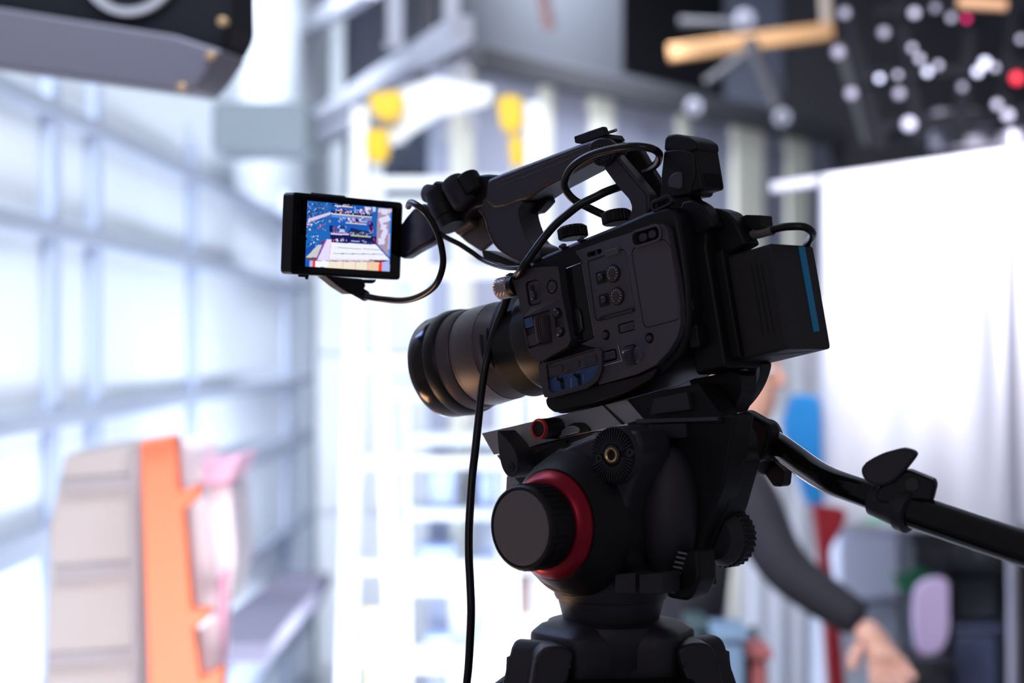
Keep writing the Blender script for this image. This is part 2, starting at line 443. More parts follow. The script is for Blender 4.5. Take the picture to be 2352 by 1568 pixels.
for px, lb in ((908, 'white hanger post left of two, above the long ceiling beam'), (1038, 'white hanger post dropping to the blunt end of the long ceiling beam')):
    a = P(px, -60, 6.2); b = P(px, 100, 6.2); m = M(); m.bar(a, b, 0.05, 0.05, (0, 1, 0))
    o = thing('hanger_post', lb, 'post', b); m.build('post_profile', LIL, o, 0.004)
    m = M(); m.bar(b, b - Vector((0, 0, .012)), .07, .07, (0, 1, 0)); m.build('foot_plate', LIL, o, 0.003)
for (x0, y0, x1, y1, lb) in ((1040, 150, 1020, 330, 'thin white strut left of two under the long beam end'), (1062, 140, 1090, 300, 'thin white strut right of two under the long beam end'), (930, 175, 925, 330, 'thin white strut behind the top of the ladder')):
    m = M(); m.tube([P(x0, y0, 6.4), P(x1, y1, 6.4)], 0.014)
    tag(m.build('strut', LIL), lb, 'strut')
m = M(); m.tube([P(1240, -40, 6.0), P(1262, 68, 6.0)], 0.020)
tag(m.build('hanging_strap', room_mat('rust_strap', (0.33, 0.20, 0.19))), 'rust coloured strap hanging at the top edge on the grey bulkhead', 'strap')

# dark loft with its timber and rigging
o = beam(1535, 122, 7.2, 1905, 72, 7.2, 0.05, 0.062, room_mat('orange_timber', (0.45, 0.235, 0.10)), 'timber_batten', 'orange-brown timber batten crossing the dark loft opening', 'batten')
beam(1900, 75, 7.2, 1893, -40, 7.2, 0.04, 0.04, room_mat('pale_timber', (0.36, 0.29, 0.24)), 'timber_post', 'pale timber post standing on the right end of the orange batten', 'post')
GT = room_mat('grey_truss_paint', (0.05, 0.048, 0.056), 0.7)
for (x0, y0, x1, y1, r, lb) in ((1720, 90, 1785, 250, 0.028, 'grey truss strut slanting down right below the orange batten'),
                            (1720, 120, 1620, 190, 0.016, 'grey truss strut slanting down left below the orange batten'),
                            (1700, 55, 1560, 50, 0.018, 'faint grey truss strut lying above the orange batten'),
                            (1930, 100, 1995, 330, 0.020, 'dark grey truss strut right of the timber batten')):
    m = M(); m.tube([P(x0, y0, 7.1), P(x1, y1, 7.1)], r); tag(m.build('truss_strut', GT, None), lb, 'strut')
CLP = room_mat('clamp_grey_paint', (0.26, 0.26, 0.32), 0.4)
for (px, py, r, lb) in ((1708, 48, 0.036, 'pale round clamp on top of the orange timber batten'), (1592, 248, 0.030, 'white round fitting on the grey rail, left of two'), (1795, 272, 0.030, 'white round fitting on the grey rail, right of two')):
    o = thing('clamp', lb, 'clamp', P(px, py, 7.0))
    q = M(); q.cyl(P(px, py, 7.0), (0, -1, 0), r, 0.04); q.build('clamp_body', CLP, o, 0.004)
    q = M(); q.cyl(P(px, py, 6.96), (0, -1, 0), r * .35, 0.02, 12); q.build('bolt', GT, o, 0.002)

# lighting rig top right: dark tubes with glowing balls added as bokeh dots
DR = mat('dark_rig_metal', (0.010, 0.010, 0.014), 0.8, spec=0.1, var=0.05)
rig = thing('lighting_rig', 'dark lighting rig crowded with tubes and small glowing balls at the top right', 'rig', P(2150, 100, 5.2))
for (x0, y0, x1, y1) in ((1930, -20, 2020, 340), (2010, 30, 2400, 10), (1980, 180, 2400, 150), (2060, -20, 2110, 330), (2240, -20, 2200, 330), (2000, 300, 2400, 250), (2330, -20, 2300, 300)):
    q = M(); q.tube([P(x0, y0, 5.3), P(x1, y1, 5.3)], 0.022); q.build('tube', DR, rig)
q = M(); q.box(WF, P(2150, 0, 5.4).x, P(2360, 0, 5.4).x, 5.4, 5.5, P(0, 340, 5.4).z, P(0, 250, 5.4).z); q.build('side_panel', room_mat('grey_lilac_panel', (0.26, 0.24, 0.30)), rig, 0.006)
def glow_mat(c, s): return mat('glow_ball', c, 0.5, emit=c, estr=s)  # emission for balls added as bright bokeh dots
LW_ = glow_mat((0.78, 0.80, 1.0), 0.75); LM_ = glow_mat((0.50, 0.48, 0.60), 0.55); LD_ = glow_mat((0.30, 0.28, 0.36), 0.35); LR_ = glow_mat((1.0, 0.02, 0.20), 1.2); LR2 = glow_mat((0.9, 0.03, 0.06), 0.7)
glow_dots = ((2020, 180, 8, LW_), (2062, 172, 7, LM_), (2220, 43, 7, LR_), (2185, 40, 9, LM_), (2100, 30, 11, LM_), (2095, 110, 8, LM_), (2112, 135, 9, LM_), (2130, 165, 9, LW_), (2155, 150, 8, LM_),
       (2262, 145, 12, LW_), (2245, 165, 10, LW_), (2285, 155, 8, LM_), (2335, 180, 14, LR2), (2290, 240, 10, LM_), (2315, 265, 13, LM_), (2330, 318, 14, LW_), (2088, 285, 16, LM_),
       (2030, 75, 12, LD_), (1940, 30, 12, LD_), (2065, 215, 12, LD_), (1955, 215, 13, LD_), (2148, 18, 9, LD_), (2345, 90, 8, LM_), (2345, 345, 10, LM_), (1925, 120, 14, LD_), (2210, 200, 9, LD_))
for (px, py, r, mm) in glow_dots:
    q = M(); q.ball(P(px, py, 5.2), r * 5.2 / F, n=12, m=8); q.build('glow_ball', mm, rig)
m = M(); m.tube([P(2200, 5, 5.1), P(2310, 12, 5.1)], 0.016); tag(m.build('timber_peg', room_mat('peg_wood', (0.5, 0.27, 0.14))), 'short brown timber peg at the top edge in the dark rig', 'peg')

# white diffusion sheet on the right
sf = thing('diffusion_sheet', 'large white diffusion sheet hanging from a bar on the right', 'screen', P(2120, 1180, 4.6))
def warp(px, py):
    return P(px, py, 4.55 + 0.02 * math.sin(px * 0.035) + 0.015 * math.sin(px * 0.011 + py * 0.006))
q = M(); nx, ny = 40, 30; L = []
for j in range(ny + 1):
    for i in range(nx + 1):
        u = i / nx; v = j / ny
        top = 402 - u * 70; px = 1884 + u * 620
        L.append(warp(px, top + v * (1215 - top) + u * v * 10))
k = len(L); fs = []
for j in range(ny):
    for i in range(nx): fs.append([j * (nx + 1) + i, j * (nx + 1) + i + 1, (j + 1) * (nx + 1) + i + 1, (j + 1) * (nx + 1) + i])
q.add(L, fs); sheet = q.build('sheet', room_mat('white_diffusion_cloth', (0.56, 0.55, 0.62), 0.8, 0.03), sf)
so = sheet.modifiers.new('thickness', 'SOLIDIFY'); so.thickness = 0.004
q = M(); q.tube([P(1770, 432, 4.56), P(2520, 325, 4.56)], 0.014); q.build('top_bar', LIL, sf)
q = M(); q.tube([P(1500, 2700, 4.56), P(1500, 2700, 4.56) + Vector((0.001, 0, 0.001))], 0.001) if False else M()
m = M(); a = P(2322, 300, 4.4); b = P(2330, 784, 4.4); b.z = 0
m.tube([a, b], 0.013); tag(m.build('light_stand', mat('pale_stand', (0.35, 0.34, 0.42), 0.3, metal=0.5)), 'slim pale metal light stand in front of the white sheet at the right edge', 'stand')
# pale curtain behind the person
m = M(); L = []
pts = []
for i in range(61):
    u = i / 60; pts.append((1700 + 330 * u, 5.35 + 0.010 * math.sin(u * 40)))
loops = []
front = [P(px, 784, d) for px, d in pts]
zt = P(0, 1000, 5.3).z
vs = []; fs = []
for p in front: vs += [Vector((p.x, p.y, 0.0)), Vector((p.x, p.y, 1.62))]
for i in range(60): fs.append([2 * i, 2 * i + 2, 2 * i + 3, 2 * i + 1])
m.add(vs, fs); cu = m.build('curtain', room_mat('pale_grey_curtain_cloth', (0.56, 0.56, 0.60), 0.8)); tag(cu, 'pale grey curtain hanging behind the person in dark grey', 'curtain')
so = cu.modifiers.new('thickness', 'SOLIDIFY'); so.thickness = 0.004

# blue jacket and red cloth hanging
SKY = mat('vivid_blue_cloth', (0.0, 0.17, 0.46), 0.6, var=0.1)
CRM = mat('crimson_cloth', (0.26, 0.002, 0.010), 0.6, var=0.15)
def cloth(name, px, d, t, material, label, cat):
    m = M(); m.prism(WF, [(p[0], p[1]) for p in catmull([(x, y) for x, y in px], 4, True)] if False else px, d, d + t, 0.02)
    return tag(m.build(name, material, None, 0.006), label, cat)
cloth('blue_jacket', [(1822, 905), (1884, 908), (1888, 1000), (1892, 1160), (1858, 1165), (1822, 1060), (1800, 980)], 4.5, 0.06, SKY, 'vivid blue jacket hanging at the left edge of the white sheet', 'jacket')
cloth('red_cloth', [(1868, 1158), (1950, 1170), (1935, 1215), (1905, 1262), (1915, 1330), (1950, 1380), (1985, 1440), (1960, 1445), (1925, 1400), (1935, 1500), (1945, 1600), (1905, 1600), (1895, 1440), (1885, 1300), (1876, 1220)], 4.42, 0.05, CRM, 'dark red cloth hanging down under the vivid blue jacket', 'cloth')

# clutter at the lower right
boxthing('white_case', 'pale lilac case standing behind the pan bar', 'case', 1925, 2085, 1205, 1375, 4.9, 0.3, room_mat('lilac_grey_case', (0.74, 0.75, 0.88)))
boxthing('white_case', 'pale grey low case behind the hand of the person', 'case', 1900, 2120, 1385, 1700, 4.95, 0.3, room_mat('cool_grey_case', (0.50, 0.52, 0.60)))
CL = [(2092, 2186, 1218, 1330, 4.72, .17, (0.035, 0.035, 0.045), 'charcoal crate behind the far end of the pan bar'),
      (2192, 2296, 1300, 1428, 4.75, .3, (0.012, 0.014, 0.022), 'black crate right of the lilac panel'),
      (2192, 2296, 1434, 1700, 4.75, .3, (0.05, 0.06, 0.12), 'navy crate low at the right beside the lilac panel'),
      (2304, 2420, 1260, 1402, 4.8, .3, (0.035, 0.025, 0.022), 'dark brown crate at the right edge'),
      (2304, 2420, 1408, 1700, 4.8, .3, (0.016, 0.016, 0.022), 'black crate at the lower right corner'),
      (2092, 2186, 1336, 1700, 4.72, .17, (0.012, 0.012, 0.018), 'black crate hidden mostly behind the lilac panel'),
      (2092, 2186, 1512, 1700, 4.44, .14, (0.012, 0.012, 0.018), 'small black crate under the lilac panel')]
for (x0, x1, y0, y1, d, dep, c, lb) in CL: boxthing('crate', lb, 'crate', x0, x1, y0, y1, d, dep, room_mat('crate_plastic', c, 0.5, 0.3, 12), 'dark crates at the lower right')
m = M(); m.prism(WF, [(2105, 1350), (2130, 1330), (2180, 1325), (2182, 1450), (2165, 1500), (2110, 1510), (2098, 1420)], 4.5, 4.53, 0.03)
tag(m.build('lilac_panel', room_mat('lilac_card', (0.55, 0.42, 0.66)), None, 0.004), 'upright pale lilac panel with rounded top in the lower right', 'panel')
m = M(); m.prism(WF, [(2055, 1330), (2120, 1300), (2150, 1325), (2105, 1350), (2075, 1362)], 4.68, 4.715, 0.01)
tag(m.build('green_cloth', mat('green_cloth', (0.01, 0.12, 0.05), 0.7)), 'small dark green cloth beside the top of the lilac panel', 'cloth')
m = M(); m.prism(WF, [(1985, 1190), (2080, 1178), (2082, 1196), (1990, 1205)], 4.46, 4.49, 0.005)
tag(m.build('green_strap', mat('pale_green_strap', (0.25, 0.50, 0.38), 0.7)), 'pale green strap at the foot of the white sheet', 'strap')
m = M(); m.ball(P(1630, 1397, 4.2), 0.020); tag(m.build('glow_globe', mat('glowing_white', (0.8, 0.95, 0.95), 0.4, emit=(0.8, 0.95, 0.95), estr=0.7)), 'small glowing white globe added for a bokeh dot, right of the tripod neck', 'lamp')  # glowing ball added for a white bokeh dot
boxthing('teal_box', 'dim teal box below the small white globe', 'box', 1590, 1620, 1425, 1700, 3.7, 0.12, room_mat('dim_teal', (0.05, 0.09, 0.10)))
boxthing('blue_box', 'pale blue box low on the right of the tripod', 'box', 1650, 1712, 1448, 1700, 3.6, 0.15, room_mat('pale_blue_card', (0.20, 0.30, 0.44)))
boxthing('red_box', 'soft red box beside the pale blue box right of the tripod', 'box', 1722, 1764, 1490, 1700, 3.65, 0.12, room_mat('soft_red_card', (0.42, 0.12, 0.12)))

# grey box, orange board and pink pieces at the lower left
gb = thing('banded_cabinet', 'pale grey banded cabinet at the lower left, beside the orange board', 'cabinet', P(215, 784, 3.1) - Vector((0, 0, 1.5)))
LGR = room_mat('warm_grey_card', (0.46, 0.42, 0.42)); LG2 = room_mat('warm_grey_band', (0.36, 0.33, 0.36))
def lq(d, pts, t, name, mm, par, b=0.004):
    q = M(); q.prism(WF, pts, d, d + t); return q.build(name, mm, par, b)
lq(3.1, [(150, 1042), (318, 1020), (325, FL(3.1)), (60, FL(3.1)), (98, 1720), (115, 1200)], 0.4, 'body', LGR, gb)
for y0, y1 in ((1098, 1132), (1298, 1332), (1498, 1530)):
    s0 = (y0 - 1042) / 600
    lq(3.09, [(146 - 48 * s0, y0 + 4), (318, y0 - 8), (318, y1 - 8), (146 - 48 * s0, y1 + 4)], 0.012, 'band', LG2, gb, 0.001)
lq(3.085, [(296, 1022), (319, 1019), (325, FL(3.085)), (308, FL(3.085))], 0.015, 'edge_post', LG2, gb, 0.002)
ORG = room_mat('orange_board_paint', (0.96, 0.22, 0.10), 0.5)
PNK = room_mat('pink_card', (0.86, 0.45, 0.62), 0.5); PWH = room_mat('pinkish_white_card', (0.92, 0.80, 0.86), 0.5)
ob = thing('orange_board', 'tall orange board standing upright at the lower left', 'board', P(370, 784, 3.0) - Vector((0, 0, 1.5)))
lq(3.0, [(322, 1016), (402, 1000), (410, 1130), (460, 1110), (458, 1140), (422, 1170), (440, 1400), (484, 1400), (478, 1420), (445, 1445), (460, 1560), (512, 1530), (500, 1720), (500, FL(3.0)), (350, FL(3.0)), (345, 1720), (332, 1300)], 0.05, 'board', ORG, ob, 0.004)
lq(3.0 - .02, [(322, 1016), (402, 1000), (403, 1010), (324, 1026)], 0.02, 'top_edge', ORG, ob, 0.002)
wp = thing('white_stool', 'white and pink boxy stool standing right of the orange board', 'stool', P(480, 784, 3.2) - Vector((0, 0, 1.5)))
lq(3.15, [(404, 1010), (455, 1030), (468, 1100), (420, 1120), (408, 1110)], 0.2, 'back', PWH, wp)
lq(3.16, [(455, 1068), (556, 1045), (530, 1110), (462, 1118)], 0.2, 'seat', PNK, wp)
lq(3.15, [(425, 1160), (470, 1140), (500, 1400), (448, 1420)], 0.04, 'leg', PWH, wp)
lq(3.18, [(470, 1120), (530, 1112), (545, 1290), (525, 1400), (500, 1400)], 0.2, 'side_panel', PWH, wp)
lq(3.17, [(500, 1330), (525, 1300), (520, 1500), (490, 1600), (480, 1500)], 0.04, 'leg', PNK, wp)
lq(3.17, [(470, 1555), (505, 1540), (515, FL(3.17)), (475, FL(3.17))], 0.10, 'leg', PWH, wp)
lq(3.15, [(450, 1450), (500, 1410), (505, 1530), (460, 1560)], 0.04, 'leg', PWH, wp)
# slanting dark boards on the floor shelf
bdm = room_mat('grey_mauve_board', (0.24, 0.22, 0.30))
m = M(); m.bar(P(520, 1500, 4.2), P(706, 1330, 7.4), 0.18, 0.05, (0, 0, 1)); tag(m.build('plank', bdm, None, 0.005), 'thick mauve-grey plank lying low along the left wall, nearest the ladder', 'plank')
# ---------------------------------------------------------------- studio lamp housing, top left
lh = thing('studio_lamp', 'dark studio lamp housing with brass screws hanging at the top left', 'lamp', P(250, 60, 2.6))
LHG = mat('lamp_housing_grey', (0.10, 0.095, 0.125), 0.5, metal=0.2, bump=0.1, bscale=60); LHB = mat('lamp_housing_black', (0.004, 0.004, 0.007), 0.6, spec=0.15)
LFr = Frame(P(250, 60, 2.6), (1, -0.25, -0.13), (0.25, 1, 0.0), (0.13, 0, 1))
q = M(); q.prism(LFr, [(-300, 0), (0, 18), (180, 48), (380, 80), (505, 118), (512, 110), (532, 70), (528, -80), (-300, -80)], 0.012, 0.10, 0.01); q.build('front_plate', LHB, lh, 0.006)
q = M(); q.prism(LFr, [(-300, 10), (-20, 14), (180, 46), (400, 80), (512, 116), (470, 178), (438, 214), (400, 208), (-300, 112)], 0.0, 0.09, 0.008); q.build('shell', LHG, lh, 0.006)
cc = LFr.W(310, -90, 0.02)
q = M(); q.lathe(cc, -LFr.ey, [(-0.02, 0.078), (0.02, 0.078), (0.02, 0.066), (-0.02, 0.066)], 48, False); q.build('lens_ring', mat('lamp_ring_grey', (0.24, 0.24, 0.27), 0.4), lh)
for px, py in ((508, 48), (482, 128), (417, 200)):
    q = M(); q.lathe(LFr.W(px, py, -0.006), -LFr.ey, [(-0.012, 0.0062), (0, 0.0062), (0.002, 0.004)], 12); q.build('screw', mat('brass_screw', (0.36, 0.24, 0.12), 0.4, metal=0.3), lh)

# ================================================================== CAMCORDER
mm = 0.001
cam = thing('camcorder', 'black video camcorder tilted nose down on the tripod head', 'camcorder', P(1440, 915, 1.22), Matrix((CF.ex, CF.ey, CF.ez)).transposed())
def L2(pts, y, r=0, n=4):
    out = [(h.x, h.z) for h in (CF.hit(p[0], p[1], y) for p in pts)]
    return rpoly(out, r, n) if r else [Vector(o) for o in out]
def slot(px, py, w, h, y, r, tilt=0.0, grow=0.0):
    """rounded rectangle centred on a pixel, metres, along the body axes"""
    c = CF.hit(px, py, y); w += grow; h += grow; r = r + grow / 2
    pts = [(-w / 2, -h / 2), (w / 2, -h / 2), (w / 2, h / 2), (-w / 2, h / 2)]
    ca, sa = math.cos(tilt), math.sin(tilt)
    return rpoly([(c.x + x * ca - z * sa, c.z + x * sa + z * ca) for x, z in pts], r * 1.4, 5)
def circ(px, py, r, y, n=20):
    c = CF.hit(px, py, y); return [Vector((c.x + r * math.cos(a * 2 * math.pi / n), c.z + r * math.sin(a * 2 * math.pi / n))) for a in range(n)]
def part(name, m, mt, par=None, bevel=0.0, **k): return m.build(name, mt, cam if par is None else par, bevel, **k)
ax_in = CF.ey; ax_out = -CF.ey

# main body
q = M(); q.prism(CF, [(1190, 634), (1206, 606), (1240, 586), (1300, 560), (1400, 520), (1478, 486), (1528, 472), (1548, 492), (1560, 560), (1573, 650), (1577, 730), (1572, 775), (1555, 818), (1520, 856), (1470, 884), (1404, 916), (1330, 936), (1272, 952), (1254, 930), (1243, 900), (1237, 838), (1218, 810), (1202, 720)], 0.003, 0.058, 0.004, yref=0.0)
body = part('body', q, BLK, None, 0.0025, seg=3)
# side plate with real openings
outer = L2([(1326, 577), (1400, 551), (1500, 520), (1526, 514), (1538, 528), (1548, 580), (1560, 640), (1567, 700), (1568, 745), (1560, 775), (1541, 806), (1512, 837), (1470, 858), (1380, 884), (1380, 800), (1340, 790), (1371, 775), (1358, 690), (1342, 600)], 0, 0.0012)
holes = []
slider = slot(1490, 542, 0.0215, 0.0082, 0, 0.004, 0.0); holes.append(slider)
module = L2([(1354, 600), (1436, 571), (1444, 582), (1463, 706), (1456, 711), (1378, 738), (1372, 732)], 0, 0.0015); holes.append(module)
door = L2([(1455, 580), (1462, 566), (1530, 548), (1546, 566), (1558, 640), (1565, 700), (1565, 734), (1492, 753), (1483, 748)], 0, 0.0018); holes.append(door)
holes.append(slot(1370, 581, 0.0125, 0.0032, 0, 0.0014)); holes.append(slot(1444, 751, 0.0135, 0.0062, 0, 0.001))
holes.append(circ(1397, 769, 0.0033, 0)); holes.append(circ(1497, 776, 0.0034, 0)); holes.append(slot(1404, 817, 0.0130, 0.0072, 0, 0.0015))
holes.append(slot(1454, 816, 0.0125, 0.0130, 0, 0.003))
q = M(); q.plate(CF, outer, holes, -0.0022, 0.0035); side = part('side_plate', q, PNL, None, 0.0004)
def inset(loop, k):
    c = sum(loop, Vector((0, 0))) / len(loop); return [p + (c - p).normalized() * k for p in loop]
q = M(); q.lprism(CF, inset(module, 0.0005), -0.0020, 0.0035); modp = part('control_panel', q, PNL, None, 0.0003)
q = M(); q.lprism(CF, inset(door, 0.0005), -0.0021, 0.0035); part('card_door', q, PNL, None, 0.0003, label='plain charcoal door panel on the side')
q = M(); q.lprism(CF, slot(1444, 751, 0.0135, 0.0062, 0, 0.001, grow=-0.0012), -0.0018, 0.003); b_ = part('button', q, PNL, None, 0.0004, label='flat rectangular button')
q = M(); q.lprism(CF, slot(1444, 751, 0.0080, 0.0018, -0.0019, 0.0004), -0.0021, -0.0015); part('ridge', q, BTN, b_)
for px, py, r in ((1397, 769, 0.0026), (1498, 777, 0.0025)):
    q = M(); q.lathe(CF.W(px, py, 0.001), ax_out, [(0, r), (0.002, r), (0.0035, r * .75), (0.004, r * .3)], 24); part('button', q, BTN, None, label='small round domed button')
q = M(); q.lprism(CF, slot(1404, 817, 0.0130, 0.0072, 0, 0.0015, grow=-0.0022), -0.0028, 0.003); part('button', q, BTN, None, 0.0005, label='square button beside the ribbed wheel')
# white bracket line
q = M()
bp = [CF.W(x, y, -0.0024) for x, y in ((1419, 793), (1429, 828), (1386, 840), (1382, 823))]
for i in range(3): q.tube([bp[i], bp[i + 1]], 0.00022, 6)
part('bracket_line', q, MRK)
# menu wheel
q = M(); q.gear(CF.W(1455, 817, 0.0005) - CF.ex * 0.0045, CF.ex, 0.0068, 0.0075, 22, 0.0008); part('wheel', q, BTN, None, label='ribbed wheel low on the side panel')
q = M(); q.lathe(CF.W(1468, 815, -0.001), ax_out, [(0, 0.006), (0.002, 0.004), (0.0022, 0.001)], 20); part('wheel_guard', q, PNL)
# slider
for px, w, mt_ in ((1480, 0.0065, STL), (1501, 0.0060, BTN)):
    q = M(); q.lprism(CF, slot(px, 545 if px < 1490 else 538, w, 0.0055, 0, 0.0022), -0.0018, 0.003); part('slider', q, BTN, None, 0.0005)
q = M(); o1 = slot(1490, 542, 0.0250, 0.0112, 0, 0.0055); q.plate(CF, o1, [slider], -0.0032, -0.0020); part('slider_frame', q, PNL, None, 0.0003)
q = M(); q.lprism(CF, slot(1412, 579, 0.0120, 0.0042, 0, 0.0012), -0.0030, 0); part('button', q, PNL, None, 0.0005, label='narrow raised button above the dials')
q = M(); q.lprism(CF, slot(1372, 580, 0.0018, 0.0028, 0, 0.0004), -0.0010, 0.003); part('tab', q, BTN)
# the two dials with white ticks, and their switches
for px, py, sx, sy in ((1409, 628, 1381, 637), (1418, 680, 1388, 689)):
    c = CF.W(px, py, -0.0020)
    q = M(); q.lathe(c, ax_out, [(-0.001, 0.0058), (0.0004, 0.0058), (0.0004, 0.0052), (-0.001, 0.0052)], 36, False); part('groove_ring', q, DRK, modp)
    q = M(); q.lathe(c, ax_out, [(0, 0.0051), (0.0010, 0.0050), (0.0012, 0.0046)], 36); d_ = part('dial', q, mat('dial_plastic', (0.055, 0.040, 0.046), 0.5), modp)
    q = M()
    for k in range(11):
        a = math.radians(-60 + k * 28)
        u = CF.ex * math.cos(a) + CF.ez * math.sin(a)
        q.bar(c + ax_out * 0.0013 + u * 0.0033, c + ax_out * 0.0013 + u * 0.0043, 0.00038, 0.0002, CF.ey)
    q.build('tick_marks', MRK, modp)
    q = M(); q.lprism(CF, slot(sx, sy, 0.0085, 0.0080, -0.002, 0.001), -0.0022, -0.0018); part('switch_well', q, DRK, modp)
    q = M(); q.lprism(CF, slot(sx + 1, sy - 1, 0.0038, 0.0040, -0.002, 0.0008), -0.0042, -0.002); part('switch', q, BTN, modp, 0.0006)
q = M(); q.lprism(CF, slot(1417, 722, 0.0300, 0.0026, -0.002, 0.0010), -0.0026, -0.001); part('slot_bar', q, DRK, modp)
q = M(); q.lprism(CF, slot(1422, 721, 0.0230, 0.0014, -0.0026, 0.0006), -0.0030, -0.002); part('slot_rail', q, BTN, modp)

# raised control block at the front
YA = -0.0075
blk = L2([(1172, 634), (1185, 622), (1240, 613), (1282, 611), (1291, 680), (1311, 780), (1304, 796), (1250, 826), (1232, 832), (1213, 806), (1204, 760), (1192, 690)], YA, 0.0014)
bh = [slot(1225, 672, 0.0115, 0.0165, YA, 0.0022), circ(1268, 658, 0.0047, YA, 28), L2([(1201, 729), (1262, 711), (1269, 788), (1214, 801)], YA, 0.001),
      rpoly([(h.x, h.z) for h in (CF.hit(x, y, YA) for x, y in ((1270, 711), (1282, 705), (1292, 714), (1299, 762), (1294, 772), (1282, 775), (1277, 760)))], 0.002)]
q = M(); q.plate(CF, blk, bh, YA, YA + 0.003); fb = part('control_block', q, GRP, None, 0.0006)
q = M(); q.lprism(CF, blk, YA + 0.0025, 0.004); part('block_base', q, GRP, fb, 0.0005)
q = M(); q.lprism(CF, circ(1268, 658, 0.0037, YA, 28), YA - 0.0003, YA + 0.003); part('round_button', q, GRP, fb, 0.0004)
q = M(); q.lprism(CF, slot(1225, 672, 0.0095, 0.0145, YA, 0.0018), YA + 0.001, YA + 0.003); part('switch_plate', q, PNL, fb)
q = M(); q.lprism(CF, slot(1222, 670, 0.0030, 0.0095, YA, 0.001), YA + 0.0004, YA + 0.003); part('switch_well', q, DRK, fb)
q = M(); q.lprism(CF, slot(1226, 678, 0.0034, 0.0060, YA, 0.0012), YA - 0.0022, YA + 0.002); part('switch', q, BTN, fb, 0.0008)
q = M(); q.gear(CF.W(1250, 755, YA + 0.0015) - CF.ez * 0.0085, CF.ez, 0.0062, 0.0170, 26, 0.0008); part('wheel', q, mat('wheel_plastic', (0.07, 0.05, 0.06), 0.4), fb, label='large ribbed iris wheel')
q = M(); q.lprism(CF, L2([(1202, 733), (1221, 727), (1225, 748), (1206, 754)], YA, 0.0004), YA + 0.0002, YA + 0.003); part('blue_pad', q, BLU, fb, 0.0004, label='small blue pad beside the wheel')
q = M(); q.lprism(CF, L2([(1207, 772), (1234, 765), (1238, 788), (1214, 796)], YA, 0.0004), YA + 0.0004, YA + 0.003); part('pad', q, GRP, fb, 0.0004)
for px, py in ((1281, 719), (1288, 761)):
    q = M(); q.lathe(CF.W(px, py, YA + 0.002), ax_out, [(0, 0.0029), (0.0022, 0.0028), (0.0028, 0.0018), (0.0026, 0.0004)], 24); part('button', q, BTN, fb)
# dark glossy channel behind the block
q = M(); q.lprism(CF, L2([(1286, 620), (1340, 600), (1370, 776), (1352, 784), (1314, 786)], 0.0, 0.002), -0.001, 0.004); part('channel', q, GLS, None, 0.001)
q = M(); q.lprism(CF, L2([(1318, 706), (1332, 706), (1338, 725), (1342, 760), (1330, 770), (1318, 772)], -0.001, 0.002), -0.0025, 0); part('channel_rest', q, GLS, None, 0.001)

# audio bay at the lower front
YB = -0.0045
bay = L2([(1236, 836), (1250, 834), (1300, 820), (1372, 798), (1382, 806), (1382, 850), (1372, 875), (1348, 892), (1266, 914), (1250, 912), (1242, 880)], YB, 0.0012)
bhole = L2([(1254, 836), (1366, 803), (1374, 812), (1374, 846), (1362, 868), (1342, 882), (1270, 902), (1260, 896)], YB, 0.0014)
q = M(); q.plate(CF, bay, [bhole], YB, 0.004); ab = part('audio_bay', q, GRP, None, 0.0007)
q = M(); q.lprism(CF, L2([(1254, 836), (1366, 803), (1374, 812), (1374, 834), (1258, 868)], YB, 0.0), YB + 0.0012, 0.004); part('bay_shelf', q, PNL, ab, 0.0003)
for px, py in ((1275, 849), (1313, 838), (1352, 826)):
    q = M(); q.lprism(CF, slot(px, py, 0.0112, 0.0048, YB, 0.0004), YB + 0.0004, YB + 0.003); part('button', q, GRP, ab, 0.0003)
q = M(); q.lprism(CF, L2([(1258, 868), (1376, 834), (1376, 850), (1362, 872), (1342, 886), (1268, 906), (1258, 896)], YB, 0.001), YB + 0.0022, 0.004); part('blue_backplate', q, BLU, ab, label='backplate coloured blue for the light in the bay, with two toggles')  # blue light in the bay is put into the plate colour
for px, py in ((1291, 876), (1330, 867)):
    c = CF.W(px, py, YB + 0.0022)
    q = M(); q.lprism(CF, slot(px, py + 4, 0.0028, 0.0080, YB + .002, 0.0013), YB + 0.0018, YB + 0.003); part('toggle_slot', q, DRK, ab)
    q = M(); q.tube([c, c + ax_out * 0.0040 + CF.ez * 0.002], 0.0008, 10); q.ball(c + ax_out * 0.0044 + CF.ez * 0.0022, 0.0013, n=14, m=8); part('toggle', q, MTL, ab)
q = M()
for k in range(4): q.ball(CF.W(1340, 861 + k * 4, YB + 0.0020), 0.0003, n=6, m=4)
q.tube([CF.W(1312, 868, YB + 0.002), CF.W(1312, 890, YB + 0.002)], 0.0002, 5)
part('bay_marks', q, MRK, ab)

# raised lips that catch light, lower skirt of the body
q = M(); q.prism(CF, [(1252, 914), (1384, 882), (1470, 862), (1512, 842), (1500, 868), (1440, 900), (1372, 922), (1274, 948), (1256, 934)], -0.001, 0.004, 0.003); part('lower_skirt', q, BLK, None, 0.0015)
q = M(); q.tube([CF.W(x, y, -0.0006) for x, y in ((1404, 926), (1480, 906), (1560, 884), (1600, 866))], 0.00035, 6); part('seam', q, MTL)
# top deck: small round bumps and buttons
for px, py, r in ((1229, 594, 0.0042), (1292, 565, 0.0030), (1333, 549, 0.0028)):
    q = M(); q.ball(CF.W(px, py, 0.003), r, (1.1, 0.5, 0.55), fr=CF); part('button', q, BTN, None, label='small oval button on the top edge')
